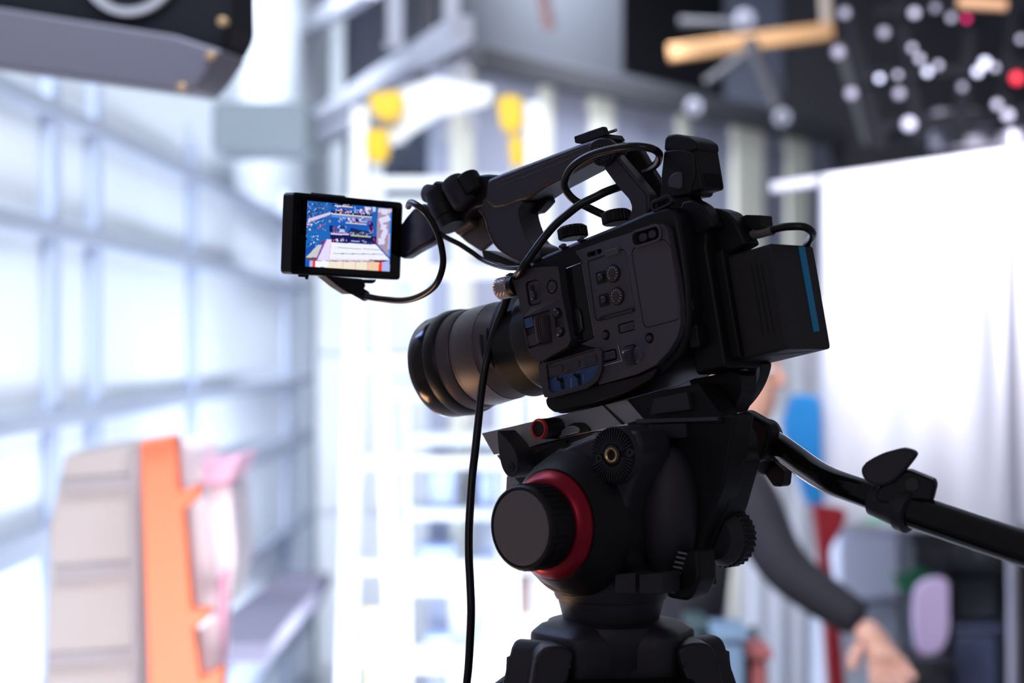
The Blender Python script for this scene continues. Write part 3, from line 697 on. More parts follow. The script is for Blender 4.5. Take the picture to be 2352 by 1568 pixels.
# top dials
for px, py, yy, r, h in ((1416, 497, 0.020, 0.0098, 0.0078), (1315, 532, 0.020, 0.0100, 0.0078)):
    c = CF.W(px, py, yy) - CF.ez * h * .6
    q = M(); q.gear(c, CF.ez, r, h, 24, 0.0006); d_ = part('top_dial', q, BLK)
    q = M(); q.lathe(c + CF.ez * h, CF.ez, [(0, r * .86), (0.0006, r * .80), (0.0008, r * .2)], 32); part('dial_cap', q, BLK, d_)
# silver knurled knob
a = CF.W(1176, 657, -0.004); c = CF.W(1146, 664, -0.004)
dv = (c - a).normalized(); Lk = (c - a).length
q = M(); q.gear(a, dv, 0.0072, Lk * 1.0, 40, 0.0004, bev=0.18); kn = part('knurled_knob', q, STL, None, label='silver knurled metal knob')
q = M()
for k in range(26):                          # crossing knurl ridges
    a0 = k * 2 * math.pi / 26; u, v = perp(dv)
    q.tube([a + dv * (Lk * t) + (u * math.cos(a0 + t * 1.0) + v * math.sin(a0 + t * 1.0)) * 0.0073 for t in (0.1, 0.3, 0.5, 0.7, 0.9)], 0.00022, 5)
part('knurl', q, STL, kn)
q = M(); q.cyl(a - dv * 0.004, dv, 0.0068, 0.004, 28); part('knob_collar', q, BLK, kn)
q = M(); q.prism(CF, [(1160, 632), (1170, 626), (1186, 628), (1186, 636), (1165, 640)], -0.004, 0.006, 0.0005); part('knob_bracket', q, BLK, None, 0.0005)
# front face collar of the body round the mount
YL = 0.036
def axp(px): return CF.hit(px, 797.5 - 0.290 * (px - 1188), YL)
L0 = axp(1188)
def ax(px): return -(axp(px).x - L0.x)          # distance forward along the lens axis
OX = CF.w(L0.x, YL, L0.z); FW = -CF.ex
def Rm(px, R): h = axp(px); return R * CF.w(*h).y / F
ln = lambda seq: [(ax(p), Rm(p, r)) for p, r in seq]
def lens(name, seq, mt, par, n=72, cap=False, **k):
    q = M(); q.lathe(OX, FW, ln(seq), n, cap); return part(name, q, mt, par, **k)
lb = lens('lens', [(1240, 104), (1175, 110), (1171, 112.5), (1116, 114), (1112, 113)], LNS, None, cap=True, label='zoom lens barrel')
lens('mount_ring', [(1262, 119), (1210, 121), (1208, 112)], DRK, lb, cap=True)
lens('mount_collar', [(1300, 124), (1262, 124), (1250, 118)], BLK, lb, cap=True)
lens('groove', [(1175, 109), (1160, 109)], DRK, lb, cap=True)
lens('zoom_ring', [(1166, 111), (1164, 114), (1120, 115), (1117, 113)], LNS, lb, cap=True)
lens('groove', [(1118, 110), (1108, 110)], DRK, lb, cap=True)
lens('focus_ring', [(1110, 113), (1108, 115), (1084, 117), (1082, 117)], LNS, lb, cap=True)
lens('rubber_band', [(1083, 118), (1080, 121), (1062, 123.5), (1059, 122)], RUB, lb, cap=True)
lens('front_rim', [(1060, 121), (1056, 122), (1034, 121), (1030, 120), (1026, 118.5), (1022, 117), (1020, 113), (1024, 110), (1050, 96)], RIM, lb, cap=False)
lens('front_element', [(1040, 104), (1036, 90), (1033, 60), (1032, 5)], GLS, lb, cap=True)
q = M()
lc = CF.W(1136, 800, YL); 
rr = Rm(1150, 114.5)
xa = ax(1200); xb = ax(1176)
pl = []
for t in (xa, xb):
    row = []
    for k in range(9):
        an = math.radians(-24 + k * 5.6)
        row.append(OX + FW * t + (-CF.ey * math.cos(an) + CF.ez * math.sin(an)) * (rr + 0.0006))
    pl.append(row)
inner = [[p + CF.ey * 0.002 for p in r] for r in pl]
q.loops([pl[0] + inner[0][::-1], pl[1] + inner[1][::-1]]); swp = part('lens_switch_panel', q, PNL, lb, 0.0004)
q = M(); q.tube([OX + FW * ((xa + xb) / 2) + (-CF.ey * math.cos(math.radians(a_)) + CF.ez * math.sin(math.radians(a_))) * (rr + 0.0012) for a_ in range(-18, 16, 4)], 0.0014, 8); part('lens_switch', q, BTN, lb)

# battery and rear
YBt = 0.029
bz = CF.hit(1773, 557, YBt); bz2 = CF.hit(1804, 803, YBt); bx = CF.hit(1640, 590, YBt)
x0b, x1b = CF.hit(1590, 700, YBt).x, (bz.x + bz2.x) / 2
z1b = bz.z; z0b = bz2.z
yb1 = CF.hit(1891, 700, x1b, 0).y
q = M(); q.xprism(CF, [(YBt, z0b), (yb1, z0b), (yb1, z1b), (YBt, z1b)], x0b, x1b, 0.003, 5); bat = part('battery', q, BAT, None, 0.0008, label='large black battery pack')
q = M()
for px0, py0, px1, py1 in ((1726, 607, 1753, 766), (1737, 604, 1766, 764), (1748, 606, 1778, 762)):
    q.tube([CF.W(px0, py0, YBt), CF.W(px1, py1, YBt)], 0.0005, 8)
part('rib', q, DRK, bat)
q = M(); s0 = [CF.hit(x, y, x1b + 0.0002, 0) for x, y in ((1834, 566), (1848, 566), (1882, 760), (1869, 762))]
q.loops([[CF.w(x1b - 0.0004, p.y, p.z) for p in s0], [CF.w(x1b + 0.0004, p.y, p.z) for p in s0]]); part('blue_strip', q, BSTR, bat, label='narrow blue strip on the back of the battery')
q = M(); zz = z0b; pts = [(x1b - 0.030, YBt + 0.012), (x1b - 0.018, YBt + 0.006), (x1b - 0.006, yb1 - 0.012), (x1b - 0.018, yb1 - 0.006)]
q.zprism(CF, pts, zz - 0.0003, zz + 0.001); part('label_patch', q, PNL, bat)
# rear housing the battery slides onto
rx = CF.hit(1573, 700, 0).x
q = M(); q.xprism(CF, [(0.016, z0b - 0.004), (0.058, z0b - 0.004), (0.060, z1b - 0.01), (0.058, z1b + 0.012), (0.046, z1b + 0.022), (0.022, z1b + 0.022), (0.016, z1b + 0.008)], rx - 0.012, rx + 0.011, 0.003); rh = part('rear_housing', q, BLK, None, 0.0012)
q = M(); q.xprism(CF, [(0.024, z0b + 0.001), (0.057, z0b + 0.001), (0.057, z1b + 0.004), (0.024, z1b + 0.004)], rx + 0.009, rx + 0.017, 0.002); part('battery_mount', q, DRK, rh, 0.0008)
for k in range(4):
    q = M(); q.xprism(CF, [(0.006, 0.045 - k * 0.022), (0.014, 0.045 - k * 0.022), (0.014, 0.031 - k * 0.022), (0.006, 0.031 - k * 0.022)], rx - 0.006, rx + 0.0015, 0.001); part('port_cover', q, BLK, rh, 0.0006)
# humps and caps on the rear top
q = M(); q.prism(CF, [(1560, 480), (1568, 462), (1590, 458), (1612, 470), (1625, 488), (1640, 520), (1600, 540)], 0.018, 0.030, 0.002); part('rear_hump', q, BLK, None, 0.002)
q = M(); q.prism(CF, [(1600, 500), (1612, 482), (1640, 477), (1668, 486), (1688, 505), (1712, 560), (1660, 590), (1600, 590)], 0.030, 0.046, 0.002); part('rear_hump', q, BLK, None, 0.002)
q = M(); q.prism(CF, [(1700, 498), (1712, 493), (1748, 494), (1750, 518), (1764, 522), (1763, 530), (1730, 528), (1702, 520)], 0.040, 0.052, 0.0008); part('rear_cap', q, BLK, None, 0.0008)
q = M(); q.prism(CF, [(1704, 522), (1712, 522), (1722, 540), (1728, 562), (1718, 566), (1708, 545)], 0.044, 0.048, 0.0004); part('metal_clip', q, STL, None, 0.0004)
q = M(); q.tube([CF.W(1722, 541, 0.042), CF.W(1748, 536, 0.042), CF.W(1775, 529, 0.042)], 0.0030, 10); part('connector_sleeve', q, CLR, None, label='clear plastic connector sleeve')
q = M(); q.tube([CF.W(1700, 546, 0.042), CF.W(1748, 536, 0.042), CF.W(1773, 529, 0.042)], 0.0018, 10)
q.tube(catmull([CF.W(1768, 530, 0.042), CF.W(1790, 523, 0.042), CF.W(1815, 520, 0.043), CF.W(1847, 521, 0.046), CF.W(1864, 532, 0.052), CF.W(1864, 544, 0.062), CF.W(1856, 556, 0.072), CF.W(1846, 580, 0.0765), CF.W(1846, 610, 0.0765)], 8), 0.0025); part('rear_cable', q, CBL)
# strap ring
q = M(); ro = slot(1520, 466, 0.0175, 0.0072, 0.004, 0.0028, 0.10); ri = slot(1520, 466, 0.0175, 0.0072, 0.004, 0.0028, 0.10, grow=-0.0036)
q.plate(CF, ro, [ri], 0.003, 0.006); part('strap_ring', q, MTL, None, 0.0005)

# viewfinder
YV = 0.018
q = M(); q.prism(CF, [(1524, 345), (1560, 340), (1594, 348), (1597, 400), (1584, 448), (1540, 454), (1514, 456), (1518, 400)], YV, 0.042, 0.002); vf = part('viewfinder', q, BLK, None, 0.003, seg=3)
q = M(); q.prism(CF, [(1526, 318), (1532, 310), (1552, 307), (1580, 314), (1598, 326), (1600, 345), (1580, 348), (1524, 346)], YV, 0.042, 0.0022); part('viewfinder_cap', q, BLK, vf, 0.003, seg=3)
q = M(); q.prism(CF, [(1533, 430), (1535, 408), (1546, 396), (1566, 393), (1566, 430), (1560, 436)], YV - 0.001, YV + 0.003, 0.0025); part('side_pad', q, PNL, vf, 0.0008)
xv = CF.hit(1596, 400, YV).x
q = M(); q.xprism(CF, [(YV + .001, CF.hit(1596, 442, YV).z), (0.0425, CF.hit(1596, 436, YV).z), (0.0425, CF.hit(1596, 334, YV).z), (YV + .001, CF.hit(1596, 336, YV).z)], xv - 0.006, xv + 0.003, 0.003); part('eyepiece', q, BLK, vf, 0.001)
for k in range(9):
    yy = YV + 0.004 + k * 0.0022
    q = M(); q.tube([CF.w(xv + 0.003, yy, CF.hit(1596, 432, YV).z), CF.w(xv + 0.003, yy, CF.hit(1596, 398, YV).z)], 0.0006, 6); part('rib', q, BLK, vf)
q = M(); q.prism(CF, [(1540, 452), (1580, 447), (1592, 462), (1590, 480), (1540, 486)], YV + .004, 0.034, 0.001); part('viewfinder_foot', q, BLK, vf, 0.001)

# ---- handle
YH0, YH1 = 0.017, 0.043
q = M(); q.prism(CF, [(1118, 412), (1141, 402), (1235, 366), (1328, 331), (1372, 316), (1384, 320), (1390, 340), (1384, 360), (1360, 372), (1300, 404), (1250, 430), (1208, 459), (1188, 462), (1160, 474), (1132, 478), (1112, 462)], YH0, YH1, 0.003); hd = part('handle', q, GRP, None, 0.004, seg=3, label='long top handle')
for dy in (0, 12):
    q = M(); q.tube([CF.W(1150, 416 + dy, YH0 + .0001), CF.W(1360, 333 + dy, YH0 + .0001)], 0.00035, 6); part('groove', q, DRK, hd)
q = M(); q.prism(CF, [(1352, 330), (1372, 316), (1392, 316), (1412, 332), (1418, 350), (1405, 372), (1388, 384), (1366, 380), (1354, 362)], YH0 - 0.002, YH0 + 0.004, 0.003); hb = part('handle_hub', q, BLK, None, 0.001)
cR = CF.W(1381, 356, YH0 - 0.002)
q = M()
for k in range(9):
    a_ = math.radians(k * 40 + 10); cc = cR + (CF.ex * math.cos(a_) + CF.ez * math.sin(a_)) * 0.0056
    q.lathe(cc, ax_out, [(0, 0.0016), (0.0006, 0.0016), (0.0006, 0.0011), (0, 0.0011)], 12, False)
part('hole_rim', q, BTN, hb)
q = M()
for k in range(9):
    a_ = math.radians(k * 40 + 10); q.cyl(cR + (CF.ex * math.cos(a_) + CF.ez * math.sin(a_)) * 0.0056, ax_out, 0.0012, 0.0003, 12)
part('hole', q, DRK, hb)
# arms
q = M(); q.prism(CF, [(1386, 384), (1398, 366), (1414, 352), (1452, 396), (1491, 444), (1492, 480), (1478, 500), (1440, 508), (1452, 478), (1446, 459), (1420, 430)], YH0, YH0 + 0.008, 0.002); part('handle_arm', q, GRP, None, 0.001)
q = M(); q.prism(CF, [(1386, 370), (1398, 340), (1424, 336), (1452, 386), (1491, 444), (1492, 480), (1470, 500), (1452, 478), (1440, 440)], 0.036, 0.043, 0.002, yref=YH0); part('handle_arm', q, BLK, None, 0.001)
q = M(); q.tube([CF.W(x, y, YH0 - .0001) for x, y in ((1410, 360), (1445, 402), (1484, 448), (1486, 484))], 0.0003, 6); part('groove', q, DRK)
# shoe mount
q = M(); q.prism(CF, [(1318, 313), (1385, 290), (1388, 297), (1392, 310), (1340, 328), (1330, 330), (1320, 328)], YH0 + .002, YH0 + .006, 0.0008); smt = part('shoe_mount', q, BLK, None, 0.0006)
q = M(); q.prism(CF, [(1330, 326), (1388, 306), (1396, 318), (1340, 336)], YH0 + .003, 0.038, 0.0008); part('shoe_base', q, BLK, smt, 0.0006)
q = M(); q.prism(CF, [(1345, 303), (1385, 290), (1388, 297), (1380, 308), (1348, 318)], YH0 + .016, YH0 + 0.020, 0.0008); part('shoe_rail', q, BLK, smt, 0.0006)
q = M(); q.prism(CF, [(1338, 315), (1400, 293), (1400, 299), (1340, 321)], 0.026, 0.028, 0.0003, yref=0.02); part('shoe_plate', q, STL, smt, 0.0003)
# front neck of the handle
nk = catmull([(1108, 462), (1112, 500), (1121, 530), (1138, 563), (1162, 584), (1196, 602), (1226, 606), (1240, 590), (1238, 568), (1216, 556), (1204, 536), (1193, 505), (1190, 482), (1200, 462), (1160, 446), (1128, 444)], 4, True)
q = M(); q.prism(CF, nk, YH0 + .001, YH0 + 0.022); part('handle_neck', q, GRP, None, 0.0012, ang=50)
q = M(); q.tube(catmull([CF.W(x, y, YH0 + .0008) for x, y in ((1100, 482), (1113, 500), (1121, 530), (1138, 563), (1162, 584), (1192, 600))], 6), 0.0005, 6); part('neck_edge', q, mat('brown_edge', (0.18, 0.13, 0.12), 0.3, metal=0.6))  # thin brown metal line along the neck edge
q = M(); q.prism(CF, [(1106, 574), (1130, 580), (1160, 592), (1190, 606), (1188, 614), (1150, 612), (1112, 600)], 0.022, 0.036, 0.001); part('neck_foot', q, BLK, None, 0.001)
q = M(); q.prism(CF, [(1204, 458), (1222, 462), (1256, 454), (1258, 462), (1246, 476), (1234, 488), (1216, 492), (1212, 484), (1232, 474), (1222, 470), (1204, 470)], 0.032, 0.040, 0.0008); part('trigger', q, BLK, None, 0.001)
# joint, ribbed clamp knob and bracket at the front
q = M(); q.prism(CF, [(990, 424), (998, 415), (1028, 418), (1056, 410), (1086, 404), (1120, 400), (1142, 402), (1146, 440), (1120, 470), (1088, 478), (1066, 500), (1042, 516), (1016, 524), (994, 508), (1002, 470)], 0.020, 0.038, 0.003); jt = part('joint', q, BLK, None, 0.003, seg=3)
cA = CF.W(1042, 420, 0.016); cB = CF.W(1070, 468, 0.016); dv = (cB - cA).normalized()
q = M(); q.gear(cA - dv * 0.002, dv, 0.0092, (cB - cA).length + 0.002, 34, 0.0008); part('clamp_knob', q, GRP, None, label='ribbed clamp knob')
q = M(); q.cyl(CF.W(1074, 412, 0.020) - dv * 0.002, dv, 0.0088, 0.016, 32); part('clamp_collar', q, DRK, None, 0.001)
cA = CF.W(1016, 466, 0.018); cB = CF.W(1032, 506, 0.018); dv2 = (cB - cA).normalized()
q = M(); q.lathe(cA - dv2 * 0.008, dv2, [(0, 0.0100), (0.012, 0.0104), (0.0125, 0.0112), (0.020, 0.0108), (0.0205, 0.0098), (0.028, 0.0090)], 32); part('swivel', q, BLK)
q = M(); q.lathe(CF.W(979, 444, 0.014), ax_in, [(0, 0.0050), (0.0008, 0.0062), (0.0010, 0.0066), (0.022, 0.0066)], 28); part('hinge_pin', q, PNL)
q = M(); q.prism(CF, [(928, 500), (948, 476), (966, 466), (990, 480), (1004, 520), (1000, 545), (984, 560), (955, 575), (922, 596), (905, 580), (908, 530)], 0.022, 0.034, 0.003); part('monitor_arm', q, mat('arm_blue_tint', (0.012, 0.014, 0.024), 0.25), None, 0.003, seg=3)  # blue tint of the highlights put into the arm colour
q = M(); q.prism(CF, [(1040, 510), (1092, 478), (1104, 480), (1112, 520), (1134, 552), (1104, 578), (1070, 556), (1050, 538)], 0.036, 0.040, 0.002); part('microphone_holder', q, mat('brown_black_plate', (0.10, 0.075, 0.065), 0.35), None, 0.001)
q = M(); q.cyl(CF.W(1052, 522, 0.034), (CF.W(1105, 492, 0.034) - CF.W(1052, 522, 0.034)), 0.0065, 0.018, 28); part('holder_tube', q, mat('brown_black_tube', (0.08, 0.065, 0.06), 0.4), None, 0.001)

# ---- monitor
mc = P(790, 540, 1.335)
mex = Vector((0.682, 0.731, -0.018)).normalized()
mez = Vector((0.045, 0.0, 1.0)); mez = (mez - mex * mez.dot(mex)).normalized()
MF = Frame(mc, mex, mez.cross(mex), mez)
fp = [MF.hit(x, y, 0) for x, y in ((673, 441), (926, 465), (920, 641), (668, 631))]
x0m = (fp[0].x + fp[3].x) / 2; x1m = (fp[1].x + fp[2].x) / 2; z1m = (fp[0].z + fp[1].z) / 2; z0m = (fp[2].z + fp[3].z) / 2
q = M(); q.lprism(MF, [(x0m, z0m), (x1m, z0m), (x1m, z1m), (x0m, z1m)], 0.0, 0.0108, 0.0035, n=6); mon = part('monitor', q, BLK, None, 0.0006, label='small flip-out monitor')
sc = [MF.hit(x, y, -0.0008) for x, y in ((707, 461), (901, 479), (896, 623), (700, 612))]
sx0 = (sc[0].x + sc[3].x) / 2; sx1 = (sc[1].x + sc[2].x) / 2; sz1 = (sc[0].z + sc[1].z) / 2; sz0 = (sc[2].z + sc[3].z) / 2
q = M(); q.plate(MF, rpoly([(x0m + .002, z0m + .002), (x1m - .002, z0m + .002), (x1m - .002, z1m - .002), (x0m + .002, z1m - .002)], .003), [[Vector((sx0, sz0)), Vector((sx1, sz0)), Vector((sx1, sz1)), Vector((sx0, sz1))]], -0.0009, 0.0005); part('bezel', q, GLS, mon, 0.0003)
q = M(); q.tube([MF.w(x0m + .02, 0.004, z1m), MF.w(x0m + .05, 0.004, z1m)], 0.0012, 8); part('button_bar', q, BLK, mon)
q = M(); q.tube([MF.w(x0m + .011, 0.004, z0m - .0006), MF.w(x0m + .019, 0.004, z0m - .0006)], 0.0010, 8); q.ball(MF.w(x0m + .018, 0.004, z0m - .002), 0.0012, n=8, m=6); part('switch', q, BLK, mon)
# connector under the monitor with its cable
q = M(); q.prism(MF, [(748, 634), (832, 640), (840, 655), (832, 672), (806, 676), (780, 660)], 0.001, 0.010, 0.001); part('connector_housing', q, BLK, mon, 0.0012)
q = M(); q.prism(MF, [(832, 641), (865, 642), (862, 648), (856, 651), (834, 650)], 0.002, 0.009, 0.0005); part('latch', q, BLK, mon, 0.0006)
a = MF.W(812, 664, 0.0055); c = MF.W(842, 681, 0.0055)
q = M(); q.gear(a, (c - a), 0.0040, (c - a).length, 12, 0.0006); part('strain_relief', q, BLK, mon)
MZ = 0.0055
p3 = [MF.W(838, 680, MZ), MF.W(880, 688, MZ)] 
cp_ = [P(838, 680, 1.349), P(880, 687, 1.345), P(926, 690, 1.330), P(962, 681, 1.315), P(994, 661, 1.300), P(1010, 636, 1.290), P(1018, 600, 1.285), P(1012, 558, 1.280), P(999, 522, 1.275), P(981, 492, 1.272), P(962, 474, 1.272), P(944, 465, 1.285), P(938, 474, 1.31)]
q = M(); q.tube(catmull(cp_, 8), 0.00225, 16); part('monitor_cable', q, CBL)
cp_ = [P(1000, 530, 1.32), P(1024, 545, 1.32), P(1054, 560, 1.315), P(1082, 578, 1.31), P(1108, 596, 1.305), P(1140, 609, 1.29), P(1172, 615, 1.27), P(1215, 612, 1.25)]
q = M(); q.tube(catmull(cp_, 8), 0.0018, 14); part('monitor_cable', q, CBL)
# looped cable by the handle
cp_ = [(1480, 392, .038), (1497, 384, .034), (1511, 372, .026), (1514, 354, .016), (1496, 341, .006), (1456, 336, .001), (1405, 342, 0), (1354, 357, 0), (1318, 380, .001), (1300, 407, .004), (1298, 432, .007), (1318, 458, .012), (1354, 478, .018), (1392, 496, .022)]
q = M(); q.tube(catmull([CF.W(x, y, z) for x, y, z in cp_], 8), 0.00255, 16); part('looped_cable', q, CBL)

# screen picture: a bright flat display, colours stored per face
W_, H_ = 168, 116
buf = [[(0.012, 0.11, 0.50)] * W_ for _ in range(H_)]
def uv(x, y):
    u = v = 0.5
    for _ in range(8):
        xl = 130 + (78 - 130) * v; xr = 1742 + (1700 - 1742) * v
        u = (x - xl) / (xr - xl)
        yt = 90 + (232 - 90) * u; yb_ = 1335 + (1425 - 1335) * u
        v = (y - yt) / (yb_ - yt)
    return u, v
def inside(px, py, poly):
    c = False; j = len(poly) - 1
    for i in range(len(poly)):
        if (poly[i][1] > py) != (poly[j][1] > py) and px < (poly[j][0] - poly[i][0]) * (py - poly[i][1]) / (poly[j][1] - poly[i][1]) + poly[i][0]: c = not c
        j = i
    return c
def fill(pts, col):
    q = [uv(*p) for p in pts]
    x0 = max(0, int(min(p[0] for p in q) * W_)); x1 = min(W_ - 1, int(max(p[0] for p in q) * W_) + 1)
    y0 = max(0, int(min(p[1] for p in q) * H_)); y1 = min(H_ - 1, int(max(p[1] for p in q) * H_) + 1)
    for y in range(y0, y1 + 1):
        for x in range(x0, x1 + 1):
            if inside((x + .5) / W_, (y + .5) / H_, q): buf[y][x] = col
def rect(x0, y0, x1, y1, col, sl=0.06): fill([(x0, y0), (x1, y0 + (x1 - x0) * sl), (x1, y1 + (x1 - x0) * sl), (x0, y1)], col)
def speck(x0, y0, x1, y1, n, cols, s=14):
    for _ in range(n):
        x = random.uniform(x0, x1); y = random.uniform(y0, y1); a = random.uniform(s * .5, s * 1.4); b = random.uniform(s * .5, s * 1.8)
        rect(x, y, x + a, y + b, random.choice(cols))
WHc, PIc, NVc, REc, YEc, LBc, BLc, ORc = (0.85, 0.85, 1.0), (0.85, 0.45, 0.75), (0.004, 0.01, 0.12), (0.85, 0.04, 0.10), (0.55, 0.62, 0.25), (0.20, 0.42, 0.95), (0.01, 0.09, 0.45), (0.9, 0.2, 0.08)
fill([(90, 90), (560, 130), (540, 800), (330, 900), (90, 1150)], (0.012, 0.14, 0.50))
fill([(1360, 200), (1470, 210), (1440, 900), (1380, 800)], (0.02, 0.12, 0.45))
fill([(270, 120), (430, 130), (420, 460), (270, 430)], (0.01, 0.10, 0.35)); fill([(150, 230), (230, 300), (250, 420), (150, 420)], (0.01, 0.08, 0.30)); fill([(440, 170), (560, 170), (560, 310), (450, 310)], (0.02, 0.14, 0.45))
speck(110, 110, 560, 430, 120, (WHc, PIc, NVc, NVc, LBc, LBc, REc, BLc, BLc), 11)
speck(150, 430, 560, 640, 34, (WHc, PIc, NVc, REc, YEc), 18)
fill([(150, 430), (560, 300), (560, 350), (160, 500)], (0.75, 0.60, 0.85))
speck(100, 660, 330, 960, 22, (WHc, NVc, LBc, (0.3, 0.4, 0.5)), 18)
speck(110, 450, 210, 660, 26, (WHc, WHc, PIc, (0.1, 0.5, 0.3), NVc), 16)
fill([(1205, 200), (1290, 205), (1280, 330), (1240, 310)], (0.75, 0.75, 0.95)); fill([(1360, 200), (1430, 205), (1420, 290), (1370, 290)], (0.5, 0.7, 0.95)); fill([(1290, 205), (1335, 205), (1330, 280), (1300, 290)], (0.65, 0.65, 0.95))
rect(600, 140, 960, 185, NVc); speck(640, 130, 980, 190, 24, (NVc, WHc, LBc, REc), 18); rect(640, 170, 985, 186, (0.75, 0.75, 0.55), 0.09)
rect(1000, 250, 1120, 262, (0.6, 0.75, 0.85)); speck(1020, 190, 1100, 240, 6, (WHc, REc, NVc))
speck(570, 240, 1350, 300, 14, (LBc, WHc), 30); rect(580, 275, 1340, 320, NVc, 0.08); speck(575, 240, 1340, 330, 60, (NVc, NVc, WHc, REc, YEc, PIc, ORc), 20)
rect(570, 318, 1350, 340, (0.80, 0.78, 0.68), 0.09)
rect(580, 345, 1350, 395, (0.10, 0.28, 0.72), 0.09); speck(700, 400, 850, 480, 10, (REc, PIc, WHc, LBc), 16)
rect(900, 440, 1260, 480, (0.25, 0.40, 0.85)); speck(870, 400, 1260, 480, 34, (ORc, REc, NVc, WHc, PIc, ORc), 22); fill([(1040, 400), (1120, 480), (1030, 490)], NVc); rect(850, 495, 1250, 515, (0.70, 0.66, 0.60), 0.06)
fill([(1310, 450), (1380, 520), (1370, 640), (1310, 660), (1290, 560)], NVc); speck(1270, 470, 1380, 690, 12, (REc, PIc, NVc), 16)
rect(540, 550, 600, 680, NVc); rect(630, 570, 668, 690, (0.14, 0.06, 0.12)); speck(610, 600, 680, 690, 6, (ORc, REc), 14)
fill([(705, 560), (850, 570), (850, 700), (705, 690)], (0.01, 0.05, 0.25)); fill([(740, 620), (820, 625), (840, 690), (720, 685)], (0.45, 0.6, 0.9)); speck(700, 550, 725, 690, 5, (PIc, WHc)); speck(825, 560, 850, 690, 5, (PIc, WHc))
fill([(950, 590), (1080, 630), (1340, 680), (1350, 740), (890, 700)], (0.005, 0.02, 0.12)); speck(900, 660, 1340, 720, 30, (REc, WHc, PIc, LBc, NVc, YEc), 16)
fill([(560, 720), (1440, 770), (1440, 910), (560, 870)], (0.006, 0.008, 0.10))
rect(570, 700, 900, 722, (0.75, 0.72, 0.90), 0.06); rect(940, 728, 1330, 752, (0.60, 0.75, 0.20), 0.08); rect(560, 690, 920, 700, (0.7, 0.3, 0.5), 0.06)
speck(590, 800, 700, 870, 12, (PIc, WHc, REc), 18); speck(720, 790, 860, 840, 12, (YEc, WHc, PIc), 16); rect(950, 835, 1110, 860, (0.35, 0.5, 0.9), 0.05); speck(1150, 830, 1240, 870, 6, (WHc, LBc)); speck(1360, 760, 1420, 880, 6, (PIc, REc, ORc)); speck(840, 780, 1340, 880, 10, (REc, LBc), 12)
fill([(1470, 220), (1742, 235), (1690, 1150), (1640, 1100), (1440, 880)], (0.42, 0.30, 0.42)); fill([(1480, 225), (1740, 240), (1730, 330), (1470, 300)], (0.72, 0.62, 0.72)); fill([(1700, 300), (1740, 300), (1705, 1150), (1670, 1100)], (0.05, 0.25, 0.75)); fill([(1680, 700), (1705, 700), (1695, 1000), (1660, 1000)], (0.55, 0.5, 0.75))
for cx, cy, a_ in ((1600, 290, 55), (1650, 420, 55), (1550, 455, 55), (1580, 580, 55), (1610, 670, 50), (1580, 740, 50), (1540, 850, 62)):
    k_ = a_; t_ = random.uniform(-.4, .4); ca, sa = math.cos(t_), math.sin(t_)
    fill([(cx + k_ * (x * ca - y * sa), cy + k_ * (x * sa + y * ca)) for x, y in ((-1, -1), (1, -1), (1, 1), (-1, 1))], (0.74, 0.72, 0.98))
fill([(560, 875), (1430, 915), (1700, 1205), (530, 1195)], (0.90, 0.90, 1.0)); fill([(490, 820), (580, 825), (530, 1225), (300, 1220)], (0.78, 0.74, 0.98)); fill([(480, 820), (495, 820), (310, 1220), (296, 1220)], (0.85, 0.10, 0.35)); fill([(575, 830), (582, 830), (536, 1195), (528, 1195)], (0.75, 0.35, 0.6))
fill([(650, 970), (1500, 1008), (1505, 1018), (650, 980)], (0.10, 0.28, 0.42)); fill([(612, 1080), (1575, 1092), (1578, 1104), (612, 1094)], (0.10, 0.28, 0.42))
fill([(330, 920), (400, 930), (300, 1170), (105, 1160)], (0.62, 0.60, 0.62)); fill([(110, 1165), (300, 1175), (295, 1225), (120, 1210)], (0.16, 0.08, 0.06)); fill([(380, 900), (450, 810), (430, 880), (385, 935)], (0.3, 0.0, 0.06)); speck(300, 800, 360, 920, 6, (PIc, WHc)); fill([(100, 1000), (300, 880), (200, 1050), (105, 1140)], (0.01, 0.08, 0.40))
fill([(530, 1190), (1700, 1205), (1665, 1250), (530, 1230)], (0.35, 0.28, 0.36)); fill([(530, 1190), (1300, 1200), (1300, 1225), (530, 1218)], (0.75, 0.70, 0.85)); fill([(1400, 1215), (1700, 1215), (1670, 1255), (1400, 1240)], (0.01, 0.01, 0.05))
fill([(78, 1220), (170, 1225), (160, 1345), (78, 1345)], (0.01, 0.10, 0.50)); fill([(165, 1228), (230, 1228), (225, 1350), (160, 1345)], (0.45, 0.50, 0.90)); fill([(225, 1228), (275, 1230), (272, 1350), (222, 1348)], (0.95, 0.05, 0.03)); fill([(272, 1230), (530, 1230), (510, 1340), (272, 1350)], (0.95, 0.95, 1.0)); fill([(530, 1235), (1500, 1245), (1490, 1425), (275, 1380), (510, 1335)], (0.90, 0.82, 0.66)); fill([(1270, 1245), (1500, 1245), (1490, 1425), (1265, 1400)], (0.90, 0.62, 0.42)); fill([(1490, 1245), (1560, 1245), (1545, 1425), (1480, 1420)], (0.98, 0.05, 0.01)); fill([(1555, 1245), (1700, 1220), (1700, 1425), (1545, 1425)], (0.42, 0.50, 0.92))
for x in (545, 795, 1035, 1265): fill([(x - 4, 1235), (x + 4, 1235), (x, 1420), (x - 8, 1420)], (0.9, 0.35, 0.2))
vs = []; fs = []
for j in range(H_ + 1):
    for i in range(W_ + 1): vs.append(MF.w(sx0 + (sx1 - sx0) * i / W_, -0.0003, sz1 + (sz0 - sz1) * j / H_))
for j in range(H_):
    for i in range(W_): a = j * (W_ + 1) + i; fs.append([a, a + 1, a + W_ + 2, a + W_ + 1])
me = bpy.data.meshes.new('screen'); me.from_pydata(vs, [], fs); me.transform(MINV[mon.name])
at_ = me.color_attributes.new('picture', 'FLOAT_COLOR', 'CORNER')
flat = []
